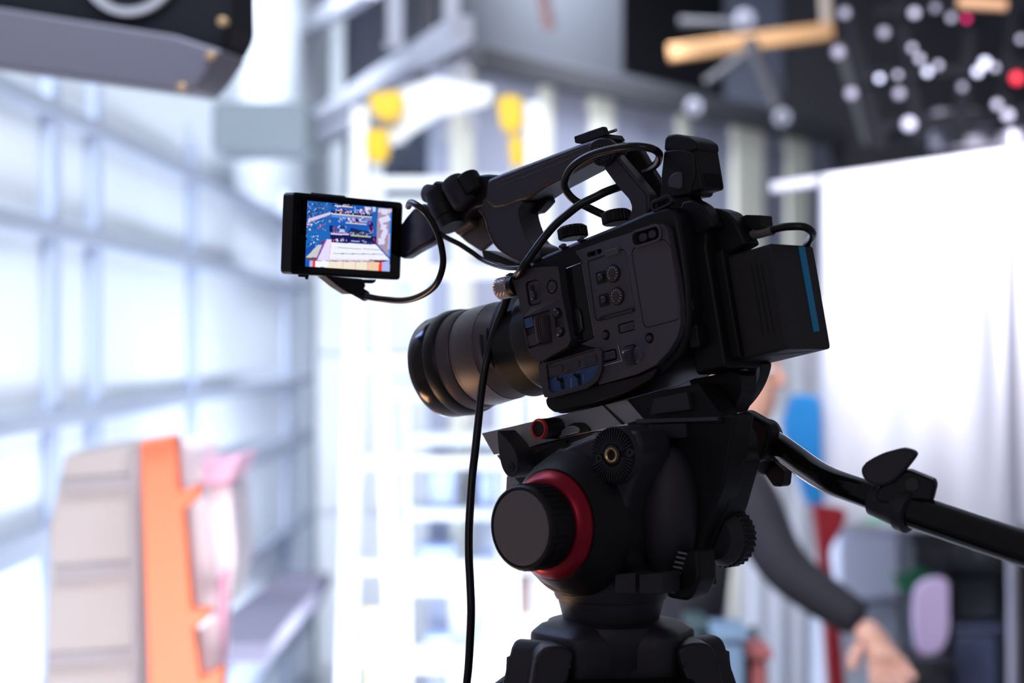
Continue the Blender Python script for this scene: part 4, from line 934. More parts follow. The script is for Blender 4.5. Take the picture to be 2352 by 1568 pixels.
for j in range(H_):
    for i in range(W_):
        c_ = buf[j][i]; flat += [c_[0], c_[1], c_[2], 1.0] * 4
at_.data.foreach_set('color', flat)
sm = bpy.data.materials.new('lit_display'); sm.use_nodes = True; nt = sm.node_tree; b = nt.nodes['Principled BSDF']
vc = nt.nodes.new('ShaderNodeVertexColor'); vc.layer_name = 'picture'
b.inputs['Base Color'].default_value = (0.01, 0.01, 0.01, 1); b.inputs['Roughness'].default_value = 0.2
nt.links.new(vc.outputs['Color'], b.inputs['Emission Color']); b.inputs['Emission Strength'].default_value = 1.0
me.materials.append(sm); so = bpy.data.objects.new('screen', me); COL.objects.link(so); so.parent = mon; so['label'] = 'lit display showing a blue workshop and a white table'

# hand strap on the far side, mount shoe under the body
st_ = catmull([(1738, 838), (1764, 832), (1757, 868), (1738, 905), (1710, 938), (1690, 948), (1684, 938), (1706, 905), (1728, 868)], 4, True)
q = M(); q.prism(CF, st_, 0.052, 0.064, yref=0.06); hs = part('hand_strap', q, RUB, None, 0.001, ang=50)
q = M(); q.tube(catmull([CF.W(x, y, 0.0515) for x, y in ((1742, 842), (1738, 868), (1722, 898), (1698, 930))], 6), 0.0011, 8); part('strap_highlight', q, mat('blue_edge_highlight', (0.25, 0.28, 0.45), 0.4), hs)  # blue highlight along the strap drawn as a coloured tube
q = M(); q.prism(CF, [(1590, 872), (1640, 862), (1690, 850), (1712, 860), (1712, 900), (1690, 948), (1652, 930), (1650, 905), (1620, 890), (1600, 892)], 0.030, 0.046, 0.002, yref=0.034); part('grip_base', q, BLK, None, 0.002)
q = M(); q.prism(CF, [(1420, 925), (1500, 905), (1600, 882), (1612, 905), (1560, 925), (1440, 950)], 0.006, 0.040, 0.001); part('mount_shoe', q, BLK, None, 0.001)

# ---- hanging power cable
pc = [CF.W(x, y, z) for x, y, z in ((1440, 424, .030), (1420, 430, .022), (1390, 441, .012), (1366, 453, .008), (1332, 470, .003), (1303, 492, .0), (1276, 515, -.003), (1250, 545, -.006), (1224, 580, -.010), (1200, 615, -.012), (1182, 645, -.003), (1168, 675, .003), (1158, 705, .004), (1142, 745, .003), (1128, 785, .002), (1116, 835, .000))]
dd = pc[-1].y
pc += [P(1107, 890, dd - .003), P(1100, 955, dd - .008), (P(1092, 1030, dd - .013)), P(1085, 1090, dd - .018), P(1080, 1160, dd - .022), P(1077, 1220, dd - .024), P(1077, 1280, dd - .026), P(1080, 1340, dd - .028), P(1082, 1400, dd - .03), P(1080, 1460, dd - .03), P(1076, 1530, dd - .03), P(1070, 1600, dd - .03), P(1062, 1800, dd - .03), P(1060, 2600, dd - .02)]
e = pc[-1].copy(); pc += [Vector((e.x, e.y, 0.6)), Vector((e.x + 0.01, e.y, 0.12)), Vector((e.x + 0.04, e.y + 0.02, 0.006)), Vector((e.x - 0.25, e.y + 0.1, 0.004)), Vector((e.x - 0.7, e.y - 0.2, 0.004))]
m = M(); m.tube(catmull(pc, 8), 0.0027, 16)
tag(m.build('power_cable', CBL), 'long black cable hanging from the camcorder handle past the lens', 'cable')

# ================================================================== TRIPOD
neck_c = TF.w(0, 0.0385, 0); NX, NY = neck_c.x, neck_c.y
tp = thing('tripod', 'black video tripod with a red-ringed fluid head under the camcorder', 'tripod', (NX, NY, 0), Matrix((TF.ex, TF.ey, TF.ez)).transposed())
def tpart(name, m, mt, par=None, bevel=0.0, **k): return m.build(name, mt, tp if par is None else par, bevel, **k)
# sliding plate under the camera (tilted with it)
YP = 0.004
q = M(); q.prism(CF, [(1106, 995), (1387, 930), (1440, 918), (1478, 962), (1432, 974), (1283, 1008), (1202, 1029), (1134, 1044)], YP, 0.052, 0.0006, yref=YP); pl = tpart('sliding_plate', q, GRY, None, 0.0006, label='grey metal sliding plate')
q = M(); q.prism(CF, [(1134, 1046), (1202, 1031), (1283, 1010), (1360, 992), (1350, 1000), (1250, 1040), (1200, 1062), (1150, 1068)], YP + .003, 0.050, 0.0006, yref=YP); tpart('plate_seat', q, HEADL, None, 0.0006)
q = M(); q.prism(CF, [(1388, 930), (1470, 908), (1600, 880), (1618, 905), (1646, 944), (1658, 966), (1654, 972), (1463, 970), (1434, 974)], YP + .001, 0.024, 0.001, yref=YP); clampb = tpart('plate_clamp', q, HEAD, None, 0.001)
q = M(); q.prism(CF, [(1463, 962), (1650, 957), (1650, 966), (1463, 972)], YP - 0.001, YP + .003, 0.0004, yref=YP); tpart('clamp_rail', q, PNL, clampb, 0.0003)
q = M(); q.prism(CF, [(1508, 915), (1584, 900), (1592, 940), (1500, 952)], YP - 0.003, YP + .003, 0.0008, yref=YP); tpart('release_tab', q, HEADL, clampb, 0.0008)
q = M(); q.prism(CF, [(1488, 975), (1575, 972), (1576, 1005), (1500, 1008)], YP, YP + .02, 0.001, yref=YP); tpart('spring_housing', q, HEADL, clampb, 0.0008)
q = M(); q.prism(CF, [(1498, 990), (1505, 988), (1516, 1008), (1508, 1010)], YP - 0.002, YP, 0.0003, yref=YP); q.prism(CF, [(1507, 989), (1513, 988), (1520, 1006), (1515, 1008)], YP - 0.002, YP, 0.0003, yref=YP); tpart('spring_pin', q, STL, clampb)
q = M(); q.prism(CF, [(1384, 929), (1388, 929), (1436, 973), (1430, 975)], YP - 0.0008, YP + .001, 0, yref=YP); tpart('clamp_edge', q, DRK)
# red-rimmed release button on its tube
c0 = CF.W(1237, 985, YP - 0.018)
q = M(); q.lathe(c0, ax_in, [(0.0005, 0.0062), (0.0, 0.0066), (0.026, 0.0072)], 32); rb = tpart('release_tube', q, HEAD)
q = M(); q.lathe(c0, ax_in, [(0.002, 0.0049), (-0.0004, 0.0052), (-0.0008, 0.0060), (0.0004, 0.0068), (0.0016, 0.0067)], 36, False); tpart('red_ring', q, REDL, rb, label='bright red ring')
q = M(); q.lathe(c0, ax_in, [(0.0012, 0.0052), (0.0014, 0.001)], 24); tpart('button_face', q, DRK, rb)
q = M(); q.prism(CF, [(1284, 1006), (1292, 992), (1306, 980), (1324, 976), (1336, 982), (1338, 992), (1310, 999)], YP - 0.003, YP + .002, 0.002, yref=YP); tpart('stop_pad', q, GRY, None, 0.001)
q = M(); q.prism(CF, [(1302, 980), (1320, 970), (1342, 970), (1356, 982), (1358, 990), (1300, 1004)], YP - 0.0015, YP + .002, 0.002, yref=YP); tpart('stop_recess', q, DRK, None, 0.0006)
# wing lever with its screw
YL2 = -0.016
lv = catmull([(1142, 990), (1150, 994), (1163, 1008), (1178, 1028), (1187, 1052), (1189, 1072), (1186, 1088), (1176, 1097), (1164, 1092), (1153, 1074), (1147, 1050), (1143, 1020)], 4, True)
q = M(); q.prism(CF, lv, YL2, YL2 + 0.0165, yref=YL2); le = tpart('locking_lever', q, HEADL, None, 0.0008, ang=50, label='pointed locking lever')
cS = CF.W(1173, 1072, YL2 - 0.0001)
q = M(); q.lathe(cS, ax_out, [(0, 0.0029), (0.0006, 0.0029), (0.0006, 0.0012), (0, 0.001)], 28, True); tpart('screw', q, MTL, le)
q = M(); q.cyl(cS, ax_out, 0.0011, 0.0008, 6); tpart('hex_socket', q, DRK, le)
q = M(); q.prism(CF, [(1186, 1060), (1240, 1040), (1300, 1010), (1296, 1030), (1240, 1070), (1200, 1096)], -0.0005, 0.03, 0.0008, yref=YP); tpart('lever_boss', q, HEAD, None, 0.0008)
q = M(); q.prism(CF, [(1168, 1092), (1184, 1094), (1200, 1110), (1180, 1130), (1166, 1128)], -0.002, 0.01, 0.001, yref=0); tpart('bracket', q, GRY, None, 0.0008)

# left housing: round drag body merging up to the rosette
def TW(px, py, y=0.0): return TF.W(px, py, y)
out_ = TF.o
def ell(cx, cy, ry, a0, a1, n=14): return [(cx + ry * 0.735 * math.cos(math.radians(a0 + (a1 - a0) * i / n)), cy - ry * math.sin(math.radians(a0 + (a1 - a0) * i / n))) for i in range(n + 1)]
sil = [(1262, 1048), (1310, 1020), (1364, 1000), (1420, 984), (1462, 990), (1472, 1020), (1468, 1070), (1440, 1150), (1432, 1200)] + ell(1312, 1200, 171, -15, -205, 22)
q = M(); q.prism(TF, sil, 0.0, 0.030, 0.002, yref=0.0, shrink=1.0); hs_ = tpart('drag_housing', q, HEADL, None, 0.004, seg=4, ang=45, label='round cast housing')
kc = TF.o
q = M(); q.lathe(kc, -TF.ey, [(-0.004, 0.0460), (0.0, 0.0445), (0.003, 0.0425), (0.010, 0.0400), (0.0165, 0.0352), (0.0175, 0.0345)], 72); tpart('dish', q, HEAD)
q = M(); q.lathe(kc, -TF.ey, [(0.0165, 0.0330), (0.0190, 0.0336), (0.0200, 0.0334), (0.0252, 0.0285), (0.0258, 0.0270)], 72); tpart('drag_ring', q, RED, None, label='glossy red drag ring')
q = M(); q.gear(kc - TF.ey * 0.0250, -TF.ey, 0.0262, 0.0030, 60, 0.0006); tpart('index_ring', q, BLK)
q = M(); q.lathe(kc, -TF.ey, [(0.0255, 0.0262), (0.0440, 0.0262), (0.0455, 0.0256), (0.0462, 0.0246), (0.0462, 0.0234), (0.0454, 0.0232), (0.0454, 0.002)], 72); kb = tpart('counterbalance_knob', q, BLK, None, label='large round black knob')
q = M(); q.lathe(kc, -TF.ey, [(0.0450, 0.0228), (0.0460, 0.0228), (0.0463, 0.0224), (0.0463, 0.0010)], 72); tpart('knob_cap', q, DISC, kb, label='flat charcoal disc on the knob')
q = M(); 
for k in range(36):
    a_ = k * math.pi / 18; u = TF.ex * math.cos(a_) + TF.ez * math.sin(a_)
    q.bar(kc + u * 0.0262 - TF.ey * 0.028, kc + u * 0.0262 - TF.ey * 0.043, 0.0018, 0.0008, u)
tpart('grip_ribs', q, BLK, kb)

# rosette
YR = -0.004
rc = TW(1409, 1045, YR)
q = M(); q.lathe(rc, TF.ey, [(0, 0.0166), (0.0012, 0.0174), (0.024, 0.0178)], 56); q2 = M(); q2.cyl(rc - TF.ey * 0.0002, TF.ey, 0.0168, 0.0005, 48); ros = tpart('rosette', q, HEADL, None, 0.0, label='toothed rosette mount with brass insert')
q = M()
for k in range(44):
    a_ = k * 2 * math.pi / 44
    if min(abs((a_ - b_ + math.pi) % (2 * math.pi) - math.pi) for b_ in (0.10, math.pi + 0.15)) < 0.24: continue
    u = TF.ex * math.cos(a_) + TF.ez * math.sin(a_)
    q.bar(rc + u * 0.0072 - TF.ey * 0.0007, rc + u * 0.0166 - TF.ey * 0.0009, 0.0008, 0.0016, TF.ey)
tpart('tooth_ring', q, MTL, ros); tpart('rosette_face', q2, DRK, ros)
q = M(); q.lathe(rc, -TF.ey, [(0, 0.0064), (0.0018, 0.0062), (0.0022, 0.0050), (0.0018, 0.0044)], 36, False); tpart('collar', q, MTL, ros)
q = M(); q.lathe(rc, -TF.ey, [(0.0, 0.0048), (0.0024, 0.0047), (0.0026, 0.0040), (0.0022, 0.0032), (-0.002, 0.0030)], 36, False); tpart('brass_insert', q, BRS, ros, label='brass threaded insert')
q = M(); q.cyl(rc - TF.ey * 0.0002, -TF.ey, 0.0032, 0.0004, 24); tpart('hole', q, DRK, ros)
for px, py in ((1378, 1052), (1449, 1039)):
    q = M(); q.lathe(TW(px, py, YR - 0.0004), -TF.ey, [(0, 0.0030), (0.0012, 0.0028), (0.0012, 0.0010), (0.0002, 0.0009)], 20); tpart('screw', q, MTL, ros)

# strut from rosette down to the bowl (right edge of the housing)
q = M(); q.prism(TF, [(1468, 1010), (1500, 1010), (1510, 1050), (1500, 1110), (1478, 1170), (1440, 1265), (1400, 1320), (1370, 1340), (1400, 1200)], 0.012, 0.040, 0.003, yref=0.02); tpart('side_strut', q, HEAD, None, 0.003, seg=3)
# central tilt body
q = M(); q.prism(TF, [(1440, 962), (1690, 950), (1660, 1120), (1600, 1260), (1590, 1340), (1420, 1345), (1430, 1200)], 0.040, 0.060, 0.003, yref=0.04); tpart('tilt_body', q, HEAD, None, 0.003)
lc_ = TW(1536, 1175, 0.036)
q = M(); q.ball(lc_, 0.024, (0.85, 0.75, 1.7), 36, 20, TF); tpart('centre_lobe', q, HEADL, None, label='rounded centre housing')
q = M(); q.tube([lc_ - TF.ey * 0.0165 + TF.ex * .004 + TF.ez * z - TF.ey * (-abs(z) ** 2 * 14) for z in (-0.02, -0.005, 0.01, 0.025)], 0.0003, 6); tpart('seam', q, DRK)
# far arm: tapered plate with round hub
arm = [(1600, 1262), (1588, 1210), (1600, 1120), (1612, 1060)] + ell(1652, 1024, 56, 160, -20, 12) + [(1700, 1058), (1668, 1170), (1618, 1288)]
q = M(); q.prism(TF, arm, 0.052, 0.074, 0.002, yref=0.052); fa = tpart('tilt_arm', q, HEAD, None, 0.002)
hc = TW(1650, 1024, 0.052)
q = M(); q.lathe(hc, -TF.ey, [(0, 0.0120), (0.002, 0.0116), (0.002, 0.0088), (0.0005, 0.0084), (0.0005, 0.0060), (0.0028, 0.0056), (0.0028, 0.001)], 40); tpart('hub_cap', q, HEADL, fa)
for k in range(3):
    q = M(); q.cyl(TW(1652, 1024, 0.051) + (TF.ex * math.cos(k * 2.1 + .5) + TF.ez * math.sin(k * 2.1 + .5)) * 0.0105, -TF.ey, 0.0012, 0.0025, 12); tpart('bolt', q, MTL, fa)
# ribbed friction knob at the far right
kc2 = TW(1640, 1236, 0.056)
q = M(); q.lathe(kc2, TF.ey, [(0, 0.013), (0.006, 0.0172), (0.008, 0.0178)], 40); fk = tpart('friction_knob', q, HEADL)
q = M(); q.gear(kc2 + TF.ey * 0.008, TF.ey, 0.0190, 0.012, 30, 0.0010); tpart('ribbed_rim', q, BLK, fk)
# base of the head
q = M(); q.lathe((NX, NY, TW(1406, 1372, 0.0385).z), (0, 0, 1), [(0, 0.0350), (0.002, 0.0360), (0.016, 0.0380), (0.018, 0.036), (0.03, 0.034)], 56); base = tpart('pan_base', q, HEADL)
for px0, px1 in ((1412, 1458), (1468, 1520)):
    q = M(); q.prism(TF, [(px0, 1318), (px1, 1315), (px1, 1364), (px0, 1364)], 0.002, 0.02, 0.0008); tpart('pan_panel', q, HEADL, base, 0.001)
q = M(); q.prism(TF, [(1526, 1318), (1575, 1262), (1602, 1262), (1606, 1330), (1590, 1368), (1575, 1380), (1530, 1372)], 0.022, 0.040, 0.003, yref=0.022); lv2 = tpart('pan_lock_lever', q, HEAD, None, 0.002)
for k in range(9):
    x = 1566 - k * 3.6; y = 1268 + k * 11
    q = M(); q.tube([TW(x - 8, y, 0.0215), TW(x + 12, y + 4, 0.0215)], 0.0007, 8); tpart('rib', q, GRY, lv2)
q = M(); q.prism(TF, [(1596, 1288), (1622, 1292), (1625, 1345), (1592, 1358), (1580, 1350)], 0.040, 0.054, 0.001, yref=0.044); tpart('lock_block', q, HEAD, None, 0.0012)
q = M(); q.lathe((NX, NY, TW(1406, 1424, 0.0385).z), (0, 0, 1), [(0, 0.0300), (0.004, 0.0312), (0.014, 0.0338), (0.0145, 0.0348), (0.018, 0.0348)], 64); tpart('half_ball_neck', q, HEADL, None, label='tapered neck of the head')

# ---- legs casting
zt_ = TW(1406, 1408, 0.0385).z
q = M()
def zz(py): return 1.5 - (py - 784) / F * (NY)
prof = [(zz(1720) , 0.020), (zz(1640), 0.030), (zz(1524), 0.036), (zz(1516), 0.0385), (zz(1460), 0.0405), (zz(1440), 0.0420), (zz(1424), 0.0400), (zz(1420), 0.036), (zz(1420), 0.030)]
q.lathe((NX, NY, 0), (0, 0, 1), [(z, r) for z, r in prof], 64); sp_ = tpart('bowl_casting', q, HEADL, None, ang=50, label='bowl casting of the tripod')
# top cover dome spreading to the three shoulders
for k in range(3):
    an = math.radians(-90 + 8.5 + 120 * k)
    q = M()
    LFm = Frame((NX, NY, 0), (math.cos(an + math.pi / 2), math.sin(an + math.pi / 2), 0), (-math.cos(an), -math.sin(an), 0), (0, 0, 1))   # y points inward
    sc_ = NY / F
    def X(px): return (px - 1431) * sc_
    zc = lambda py: 1.5 - (py - 784) * sc_
    if k == 0:
        pass
    # shoulder lobe of the casting between two legs
    a2 = an + math.radians(60)
    SFm = Frame((NX, NY, 0), (math.cos(a2 + math.pi / 2), math.sin(a2 + math.pi / 2), 0), (-math.cos(a2), -math.sin(a2), 0), (0, 0, 1))
    q.loops([[SFm.w(x * s, y * s2, z) for x, y in rpoly([(-0.026, -0.050), (0.026, -0.050), (0.034, 0), (-0.034, 0)], 0.012)] for s, s2, z in ((0.9, .95, zc(1560)), (1.0, 1.0, zc(1470)), (0.98, 1.0, zc(1444)), (0.85, 0.88, zc(1426)), (0.7, 0.72, zc(1418)))])
    tpart('casting_lobe', q, HEADL, sp_, 0.002, ang=60)
    # yoke of the leg: two arms with a notch round the casting
    def yoke(sgn):
        pts = [(0.0325, 1470), (0.036, 1458), (0.044, 1452), (0.052, 1456), (0.0565, 1476), (0.0600, 1540), (0.0620, 1640), (0.050, 1640), (0.040, 1560), (0.034, 1500)]
        pts = [(sgn * x, zc(y)) for x, y in pts]
        m_ = M(); c_ = rpoly(pts, 0.004)
        m_.loops([[LFm.w(p.x, -0.047 - max(0, (zc(1500) - p.y)) * 0.34, p.y) for p in c_], [LFm.w(p.x, -0.022 - max(0, (zc(1500) - p.y)) * 0.34, p.y) for p in c_]])
        return m_
    lg = None
    # lower body of the yoke then tube legs to the floor
    q = M()
    secs = []
    for py, w, yc, th in ((1530, 0.040, -0.048, 0.012), (1560, 0.048, -0.053, 0.022), (1640, 0.058, -0.062, 0.028), (1900, 0.050, -0.095, 0.030)):
        secs.append([LFm.w(x, yc + y, zc(py)) for x, y in rpoly([(-w, -th / 2), (w, -th / 2), (w, th / 2), (-w, th / 2)], 0.006)])
    q.loops(secs); lg = tpart('leg', q, HEAD, None, 0.0015, ang=50)
    for sgn in (-1, 1): tpart('yoke_arm', yoke(sgn), HEADL, lg, 0.0035, seg=4, ang=50)
    for sgn in (-1, 1):
        q = M(); a = LFm.w(sgn * 0.030, -0.095, zc(1880)); b_ = LFm.w(sgn * 0.018, -0.36, 0.62); q.tube([a, b_], 0.012, 16); tpart('leg_tube', q, HEAD, lg)
    q = M(); q.tube([LFm.w(0, -0.34, 0.68), LFm.w(0, -0.58, 0.03)], 0.013, 16); tpart('lower_tube', q, HEAD, lg)
    q = M(); q.bar(LFm.w(-0.035, -0.352, 0.64), LFm.w(0.035, -0.352, 0.64), 0.04, 0.06, (0, 0, 1)); tpart('leg_clamp', q, HEADL, lg, 0.004)
    q = M(); q.lathe(LFm.w(0, -0.585, 0.0), (0, 0, 1), [(0, 0.022), (0.012, 0.022), (0.035, 0.014)], 20); tpart('rubber_foot', q, RUB, lg)

# ---- pan bar
BARM = mat('black_bar_metal', (0.010, 0.009, 0.011), 0.13, metal=0.3, coat=0.3)
bpts = [(1760, 1008, 1.235), (1790, 1026, 1.222), (1822, 1049, 1.210), (1856, 1074, 1.197), (1884, 1092, 1.186), (1912, 1106, 1.176), (1945, 1118, 1.166), (1985, 1132, 1.156), (2040, 1153, 1.145)]
q = M(); q.tube(catmull([P(*p) for p in bpts], 6), 0.0083, 28); pb = tpart('pan_bar', q, BARM, None, label='bent black pan bar')
q = M(); q.tube([P(2070, 1164, 1.138), P(2360, 1262, 1.085), P(2700, 1382, 1.03)], 0.0104, 32); tpart('bar_extension', q, BARM, pb)
a = P(2008, 1142, 1.150); c = P(2084, 1171, 1.135); dv = (c - a).normalized()
q = M(); q.lathe(a, dv, [(0, 0.0088), (0.001, 0.0108), ((c - a).length - .004, 0.0118), ((c - a).length - .003, 0.0135), ((c - a).length + .003, 0.0135), ((c - a).length + .004, 0.0110)], 40); tpart('clamp_sleeve', q, HEADL, pb)
PB = Frame(P(2070, 1110, 1.135), (0.92, -0.3, -0.26), (0.3, 0.95, 0), (0.26, 0, 0.96))
q = M(); q.prism(PB, [(2008, 1148), (2018, 1120), (2050, 1092), (2080, 1078), (2092, 1078), (2148, 1100), (2152, 1112), (2143, 1150), (2100, 1160), (2060, 1160)], -0.006, 0.010, 0.002, yref=0.0); tpart('clamp_block', q, HEAD, pb, 0.0015)
wing = catmull([(1981, 1076), (1988, 1064), (2004, 1052), (2028, 1040), (2054, 1032), (2078, 1027), (2100, 1032), (2108, 1040), (2104, 1050), (2090, 1068), (2076, 1084), (2050, 1106), (2020, 1114), (1996, 1106), (1984, 1092)], 3, True)
q = M(); q.prism(PB, wing, -0.010, 0.002, yref=-0.004); wk = tpart('wing_knob', q, HEADL, pb, 0.002, seg=3, ang=50)
q = M()
for i in range(16):
    t = i / 15; x = 1990 + 90 * t; y = 1062 - 34 * (t ** 0.8); q.tube([PB.W(x, y + 1, -0.009), PB.W(x, y + 1, 0.001)], 0.0005, 6)
tpart('grip_teeth', q, HEADL, wk)
q = M(); q.cyl(PB.W(2095, 1110, -0.0062), -PB.ey, 0.004, 0.001, 24); tpart('bolt', q, MTL, pb)
# joint between head and bar
JF = Frame(P(1735, 1010, 1.245), (ct, -st, 0), (st, ct, 0), (0, 0, 1))
q = M(); q.lathe(JF.W(1690, 1020, 0.0), (JF.W(1760, 1026, 0.0) - JF.W(1690, 1020, 0.0)), [(0, 0.0200), (0.018, 0.0195), (0.026, 0.0180), (0.030, 0.0130)], 40); bj = tpart('bar_joint', q, HEADL)
q = M(); q.prism(JF, [(1664, 990), (1684, 952), (1706, 940), (1764, 974), (1770, 992), (1758, 1034), (1750, 1056), (1722, 1064), (1668, 1058)], -0.026, -0.014, 0.003, yref=-0.026); tpart('bar_socket', q, HEAD, None, 0.003, seg=3)
q = M(); q.prism(JF, [(1754, 1074), (1768, 1060), (1784, 1058), (1808, 1082), (1805, 1112), (1800, 1117), (1784, 1116)], -0.004, 0.006, 0.001, yref=0); tpart('joint_lever', q, BLK, None, 0.0012)

# ================================================================== PERSON
SKIN = mat('skin', (0.78, 0.42, 0.32), 0.5, var=0.06, vscale=20); SHIRT = mat('dark_grey_shirt_cloth', (0.016, 0.0145, 0.024), 0.8, bump=0.3, bscale=300, var=0.15, vscale=10)
JEAN = mat('dark_trouser_cloth', (0.03, 0.032, 0.045), 0.8, var=0.2, vscale=14); HAIR = mat('dark_hair', (0.02, 0.014, 0.01), 0.6); SHOE = mat('shoe_rubber', (0.03, 0.03, 0.03), 0.6)
DP = 4.0
def skin_obj(name, verts, edges, radii, material, parent, root=0, sub=2, label=None):
    me = bpy.data.meshes.new(name); inv = MINV[parent.name]
    me.from_pydata([inv @ Vector(v) for v in verts], edges, [])
    o = bpy.data.objects.new(name, me); COL.objects.link(o); o.parent = parent
    s = o.modifiers.new('skin', 'SKIN'); s.use_smooth_shade = True
    ly = me.skin_vertices[0] if me.skin_vertices else me.attributes.new('x', 'FLOAT', 'POINT')
    for i, r in enumerate(radii):
        r = r if isinstance(r, tuple) else (r, r); me.skin_vertices[0].data[i].radius = r; me.skin_vertices[0].data[i].use_root = (i == root)
    q_ = o.modifiers.new('subdivision', 'SUBSURF'); q_.levels = sub; q_.render_levels = sub
    me.materials.append(material)
    if label: o['label'] = label
    MINV[o.name] = inv
    return o
def ensure_skin(me):
    pass
per = thing('person', 'person in a dark grey long-sleeved top standing behind the tripod, head hidden by the camcorder', 'person', P(1560, 784, DP) - Vector((0, 0, 1.5)))
def mkskin(name, nodes, edges, material, root=0, sub=2, label=None):
    """nodes: (point, radius)"""
    bm = bmesh.new(); lay = bm.verts.layers.skin.verify(); inv = MINV[per.name]; vs_ = []
    for i, (p, r) in enumerate(nodes):
        v = bm.verts.new(inv @ Vector(p)); v[lay].radius = r if isinstance(r, tuple) else (r, r); v[lay].use_root = (i == root); vs_.append(v)
    for a_, b_ in edges: bm.edges.new((vs_[a_], vs_[b_]))
    me_ = bpy.data.meshes.new(name); bm.to_mesh(me_); bm.free(); me_.materials.append(material)
    o = bpy.data.objects.new(name, me_); COL.objects.link(o); o.parent = per; MINV[o.name] = inv
    s = o.modifiers.new('skin', 'SKIN'); s.use_smooth_shade = True
    q_ = o.modifiers.new('subdivision', 'SUBSURF'); q_.levels = sub; q_.render_levels = sub
    if label: o['label'] = label
    return o
pelvis = P(1545, 1500, DP); chest = P(1585, 1200, DP); up = P(1620, 1075, DP)
shR = P(1710, 1120, DP - 0.08); elR = P(1795, 1300, DP - 0.16); wrR = P(1985, 1432, DP - 0.22)
shL = P(1510, 1130, DP + 0.10); elL = P(1470, 1330, DP + 0.12); wrL = P(1530, 1500, DP - 0.05)
torso = [(pelvis, (0.15, 0.11)), (P(1560, 1380, DP), (0.145, 0.105)), (chest, (0.165, 0.115)), (up, (0.10, 0.085)), (P(1650, 1020, DP), 0.058),
         (shR, 0.072), (P(1752, 1212, DP - .12), 0.060), (elR, 0.054), (P(1890, 1372, DP - .19), 0.048), (wrR, 0.040),
         (shL, 0.070), (P(1490, 1235, DP + .11), 0.056), (elL, 0.050), (wrL, 0.036)]
mkskin('shirt', torso, [(0, 1), (1, 2), (2, 3), (3, 4), (3, 5), (5, 6), (6, 7), (7, 8), (8, 9), (3, 10), (10, 11), (11, 12), (12, 13)], SHIRT, label='dark grey long-sleeved top')
bz_ = P(1545, 1500, DP).z
hipR = pelvis + Vector((0.09, -0.01, -0.05)); hipL = pelvis + Vector((-0.09, 0.01, -0.05))
mkskin('trousers', [(pelvis, (0.15, 0.12)), (hipR, 0.09), (hipR + Vector((0.02, -0.03, -0.38)), 0.065), (hipR + Vector((0.03, 0.02, -0.76)), 0.05), (hipL, 0.09), (hipL + Vector((-0.01, -0.03, -0.38)), 0.065), (hipL + Vector((-0.02, 0.02, -0.76)), 0.05)], [(0, 1), (1, 2), (2, 3), (0, 4), (4, 5), (5, 6)], JEAN)
for hp in (hipR + Vector((0.03, 0.02, 0)), hipL + Vector((-0.02, 0.02, 0))):
    q = M(); q.ball((hp.x + 0.02, hp.y - 0.05, 0.045), 0.05, (1.0, 2.4, 0.9)); q.build('shoe', SHOE, per)
# head: skull, jaw, face, facing right and a little down
hcn = P(1698, 845, DP)
HF = Frame(hcn, (0.90, -0.42, -0.12), (0.42, 0.90, 0), (0.11, 0, 0.99))       # x forward (face), y far side, z up
q = M(); L = []
for z, xf, xb, w in ((-0.128, 0.050, 0.030, 0.012), (-0.118, 0.066, -0.005, 0.034), (-0.095, 0.078, -0.045, 0.052), (-0.06, 0.086, -0.075, 0.063), (-0.02, 0.088, -0.090, 0.070), (0.02, 0.084, -0.100, 0.074), (0.06, 0.080, -0.098, 0.074), (0.09, 0.062, -0.082, 0.062), (0.112, 0.030, -0.050, 0.040), (0.120, 0.0, -0.020, 0.012)):
    cxx = (xf + xb) / 2; rx_ = (xf - xb) / 2
    L.append([HF.w(cxx + abs(math.cos(a_)) ** 0.85 * math.copysign(1, math.cos(a_)) * rx_, math.sin(a_) * w, z) for a_ in (i * 2 * math.pi / 24 for i in range(24))])
q.loops(L); head = q.build('head', SKIN, per, sub=1, ang=180)
q = M(); q.loops([[HF.w(0.084 + dx, s_ * w, z) for s_, dx in ((-1, -0.004), (0, 0), (1, -0.004), (0, -0.02))] for z, w, dx_ in ((0.022, 0.008, 0), )] + [[HF.w(0.108, 0, -0.018) + HF.ey * y - HF.ex * x for y, x in ((-0.014, 0.012), (0, 0), (0.014, 0.012), (0, 0.03))]] + [[HF.w(0.094, y, -0.028) - HF.ex * x for y, x in ((-0.008, 0.006), (0, 0), (0.008, 0.006), (0, 0.02))]]); q.build('nose', SKIN, head, 0.002)
for s_ in (-1, 1):
    q = M(); q.ball(HF.w(0.074, s_ * 0.032, 0.006), 0.012, (1, 1, 0.8), fr=HF); q.build('eye', mat('eye_white', (0.7, 0.7, 0.7), 0.2), head)
    q = M(); q.ball(HF.w(-0.010, s_ * 0.074, -0.008), 0.030, (0.6, 0.25, 1.0), fr=HF); q.build('ear', SKIN, head)
q = M(); q.ball(HF.w(0.080, 0, -0.062), 0.016, (0.5, 1.4, 0.35), fr=HF); q.build('mouth', mat('lips', (0.55, 0.20, 0.17), 0.5), head)
q = M(); q.ball(HF.w(-0.018, 0, 0.040), 0.1, (0.96, 0.84, 0.92), 28, 16, HF); q.build('hair', HAIR, head)
q = M(); q.tube(catmull([P(1650, 1040, DP), P(1668, 990, DP), hcn + HF.w(-0.025, 0, -0.07) - hcn], 4), 0.054, 20); q.build('neck', SKIN, per)
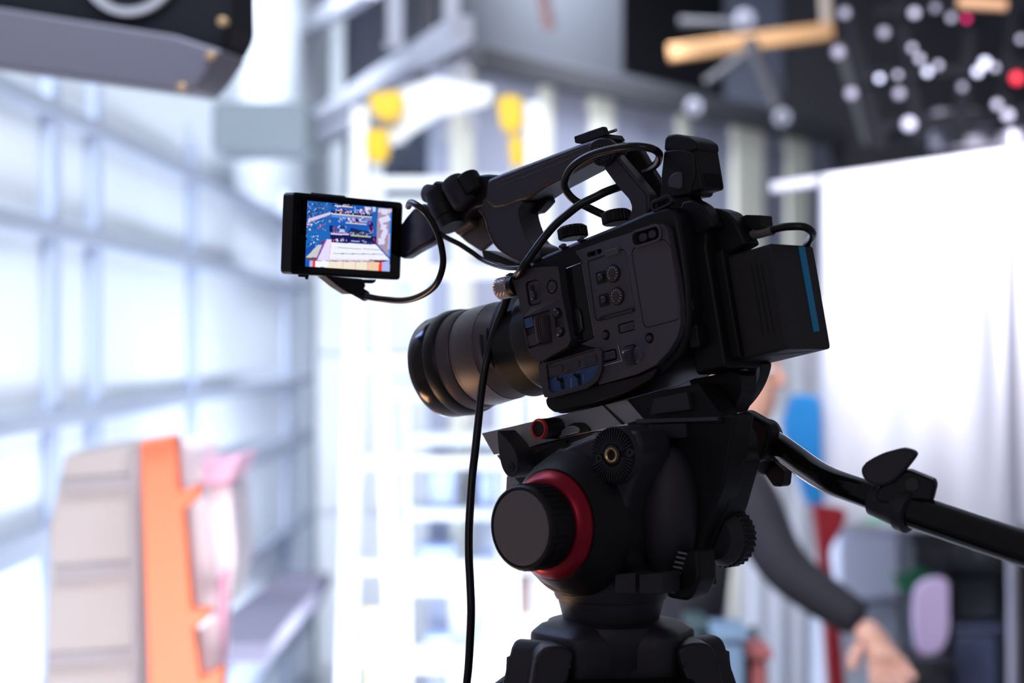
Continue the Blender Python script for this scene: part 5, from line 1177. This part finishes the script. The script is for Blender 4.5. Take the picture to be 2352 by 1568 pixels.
# right hand reaching: palm, four fingers and a thumb
hand_o = wrR + (wrR - elR).normalized() * 0.02
hx = Vector((0.30, -0.35, -0.88)).normalized(); hy = Vector((0.75, 0.1, 0.5)).normalized(); hy = (hy - hx * hy.dot(hx)).normalized(); hz = hx.cross(hy)
nodes = [(wrR - Vector((0.01, 0, -0.006)), 0.030), (hand_o + hx * 0.015, (0.034, 0.020)), (hand_o + hx * 0.055 , (0.040, 0.018))]; ed = [(0, 1), (1, 2)]
for i, (off, ln_, sp__) in enumerate(((-0.028, 0.062, -0.20), (-0.009, 0.070, -0.05), (0.010, 0.066, 0.09), (0.028, 0.052, 0.24))):
    b0 = len(nodes); d1 = (hx + hy * sp__).normalized(); d2 = (d1 + hz * 0.7).normalized(); d3 = (d1 + hz * 1.6).normalized()
    p0 = hand_o + hx * 0.075 + hy * off; p1 = p0 + d1 * ln_ * .45; p2 = p1 + d2 * ln_ * .32; p3 = p2 + d3 * ln_ * .26
    nodes += [(p0, 0.0115), (p1, 0.0100), (p2, 0.0090), (p3, 0.0075)]; ed += [(2, b0), (b0, b0 + 1), (b0 + 1, b0 + 2), (b0 + 2, b0 + 3)]
b0 = len(nodes); t0 = hand_o + hx * 0.02 - hy * 0.028
nodes += [(t0, 0.015), (t0 + (hx * .5 - hy * .85).normalized() * 0.032, 0.0125), (t0 + (hx * .5 - hy * .85).normalized() * 0.032 + (hx * .85 - hy * .35).normalized() * 0.03, 0.0105)]
ed += [(1, b0), (b0, b0 + 1), (b0 + 1, b0 + 2)]
mkskin('hand', nodes, ed, SKIN, 1, 2)
mkskin('hand', [(wrL, 0.028), (wrL + Vector((0.04, -0.02, -0.05)), (0.034, 0.018)), (wrL + Vector((0.07, -0.03, -0.11)), 0.012), (wrL + Vector((0.085, -0.03, -0.10)), 0.010), (wrL + Vector((0.055, -0.03, -0.12)), 0.010), (wrL + Vector((0.04, -0.03, -0.115)), 0.010), (wrL + Vector((0.08, -0.04, -0.05)), 0.012)], [(0, 1), (1, 2), (1, 3), (1, 4), (1, 5), (1, 6)], SKIN, 1, 2)
